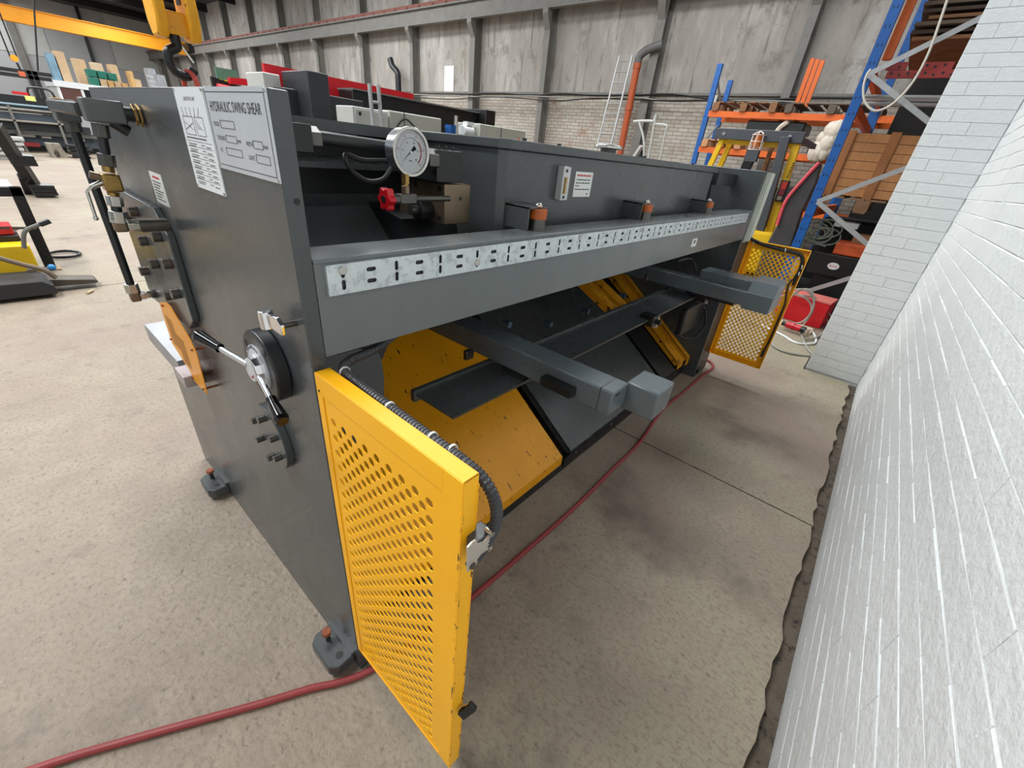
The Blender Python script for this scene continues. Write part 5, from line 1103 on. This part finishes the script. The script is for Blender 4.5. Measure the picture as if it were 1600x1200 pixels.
tag(on_roof(83, 95, 83, mat('blue_film', (110, 140, 158), .5, var=.3, vs=2)), 'blue film wrapped bale at the left end of the cabin roof', 'bale')
tag(on_roof(124, 142, 92, CARD, yC + 2.2), 'open cardboard box behind the green bins', 'box')
for k in range(3):
    t = thing('green_bin', ('leftmost', 'middle', 'rightmost')[k] + ' of the three dark green storage bins on the cabin roof', 'bin', (0, 0, 0), 'green bins on the cabin roof')
    px = 138 + k * 16; x0 = SX(px, yC + .3, zr + .5); x1 = SX(px + 14, yC + .3, zr + .5); zt = SZ(107 + k * 3, x0, yC + .3); t.location = (x0, yC + .3, zr)
    MB().box(x0, x1, yC + .3, yC + 1.1, zr, (zr + zt) / 2).b('bin_body', GREEN, t, bev=.02); MB().box(x0, x1, yC + .35, yC + 1.1, (zr + zt) / 2 + .03, zt).b('bin_upper', GREEN, t, bev=.02)
tag(on_roof(152, 168, 98, mat('pale_card', (200, 176, 148), .8), yC + 1.6), 'pale cardboard carton above the green bins', 'box')
tag(on_roof(179, 191, 101, CARD, yC + 1.4), 'stained carton right of the green bins', 'box')
for k in range(4): tag(on_roof(157 + k * 11, 166 + k * 11, 124 + k * 2, (CARD, MATS['tan_card'])[k % 2], yC + .0, dep=.25, name='carton'), ('first', 'second', 'third', 'fourth')[k] + ' small brown carton from the left along the cabin roof edge', 'box', 'small cartons on the cabin roof edge')
tag(on_roof(207, 213, 111, MATS['tan_card'], yC + .8), 'narrow stack of tan boxes on the right part of the roof', 'box')
tag(on_roof(213, 222, 124, CARD, yC + .8), 'low carton right of the narrow tan stack', 'box')
tag(on_roof(238, 250, 107, mat('wrapped_grey', (150, 152, 156), .5, var=.2, vs=2), yC + .8), 'grey film wrapped goods beside the roof ladder', 'bale')
tag(on_roof(250, 263, 117, MATS['wrapped_grey'], yC + .4), 'lower wrapped pallet at the far right of the roof', 'bale')
A = U('y', yC + .2, 226, 114); B = U('y', yC + .2, 239, 118); C = Vector((A.x + .25, yC + .2, zr)); D = Vector((B.x + .25, yC + .2, zr))
ladder('roof_ladder', 'short silver ladder standing on the cabin roof', A, B, C, D, 4, .04, RACKG, C)
# steel frame and trestle above the stock rack
t = thing('pipe_frame', 'dark horizontal pipe frame behind the stock rack', 'frame', (0, 30, 0))
for py in (105, 113): z = SZ(py, 2, 30); MB().box(-6, SX(80, 30, z), 30, 30.15, z - .14, z).b('rail', DARK, t, smooth=0)
z = SZ(105, 2, 30)
for px in (57, 66): x = SX(px, 30, 1.6); MB().box(x, x + .14, 30, 30.15, 0, z).b('post', DARK, t, smooth=0)
MB().tube([(SX(42, 30, 9), 30.2, 9), (SX(62, 30, 2.5), 30.2, 2.6)], .03, 6).b('hanging_cable', BLACK, t)
x0 = SX(45, 23, 1.6); tag(MB().tube([(x0, 22.8, 1.35), (x0, 22.8, 1.75), (x0 + .15, 22.8, 1.85), (x0 + .5, 22.8, 1.83), (x0 + .6, 22.8, 1.7), (x0 + .62, 22.8, 1.35)], .03, 6).b('trolley_frame', BLACK), 'bent black tube frame above the stock rack', 'frame')
z = SZ(142, .8, 22.7); tag(MB().box(SX(20, 22.7, z), SX(45, 22.7, z), 22.65, 22.85, z, z + .08).b('red_bar', RED1), 'red bar resting on top of the stock rack', 'bar')
bpy.context.view_layer.update()
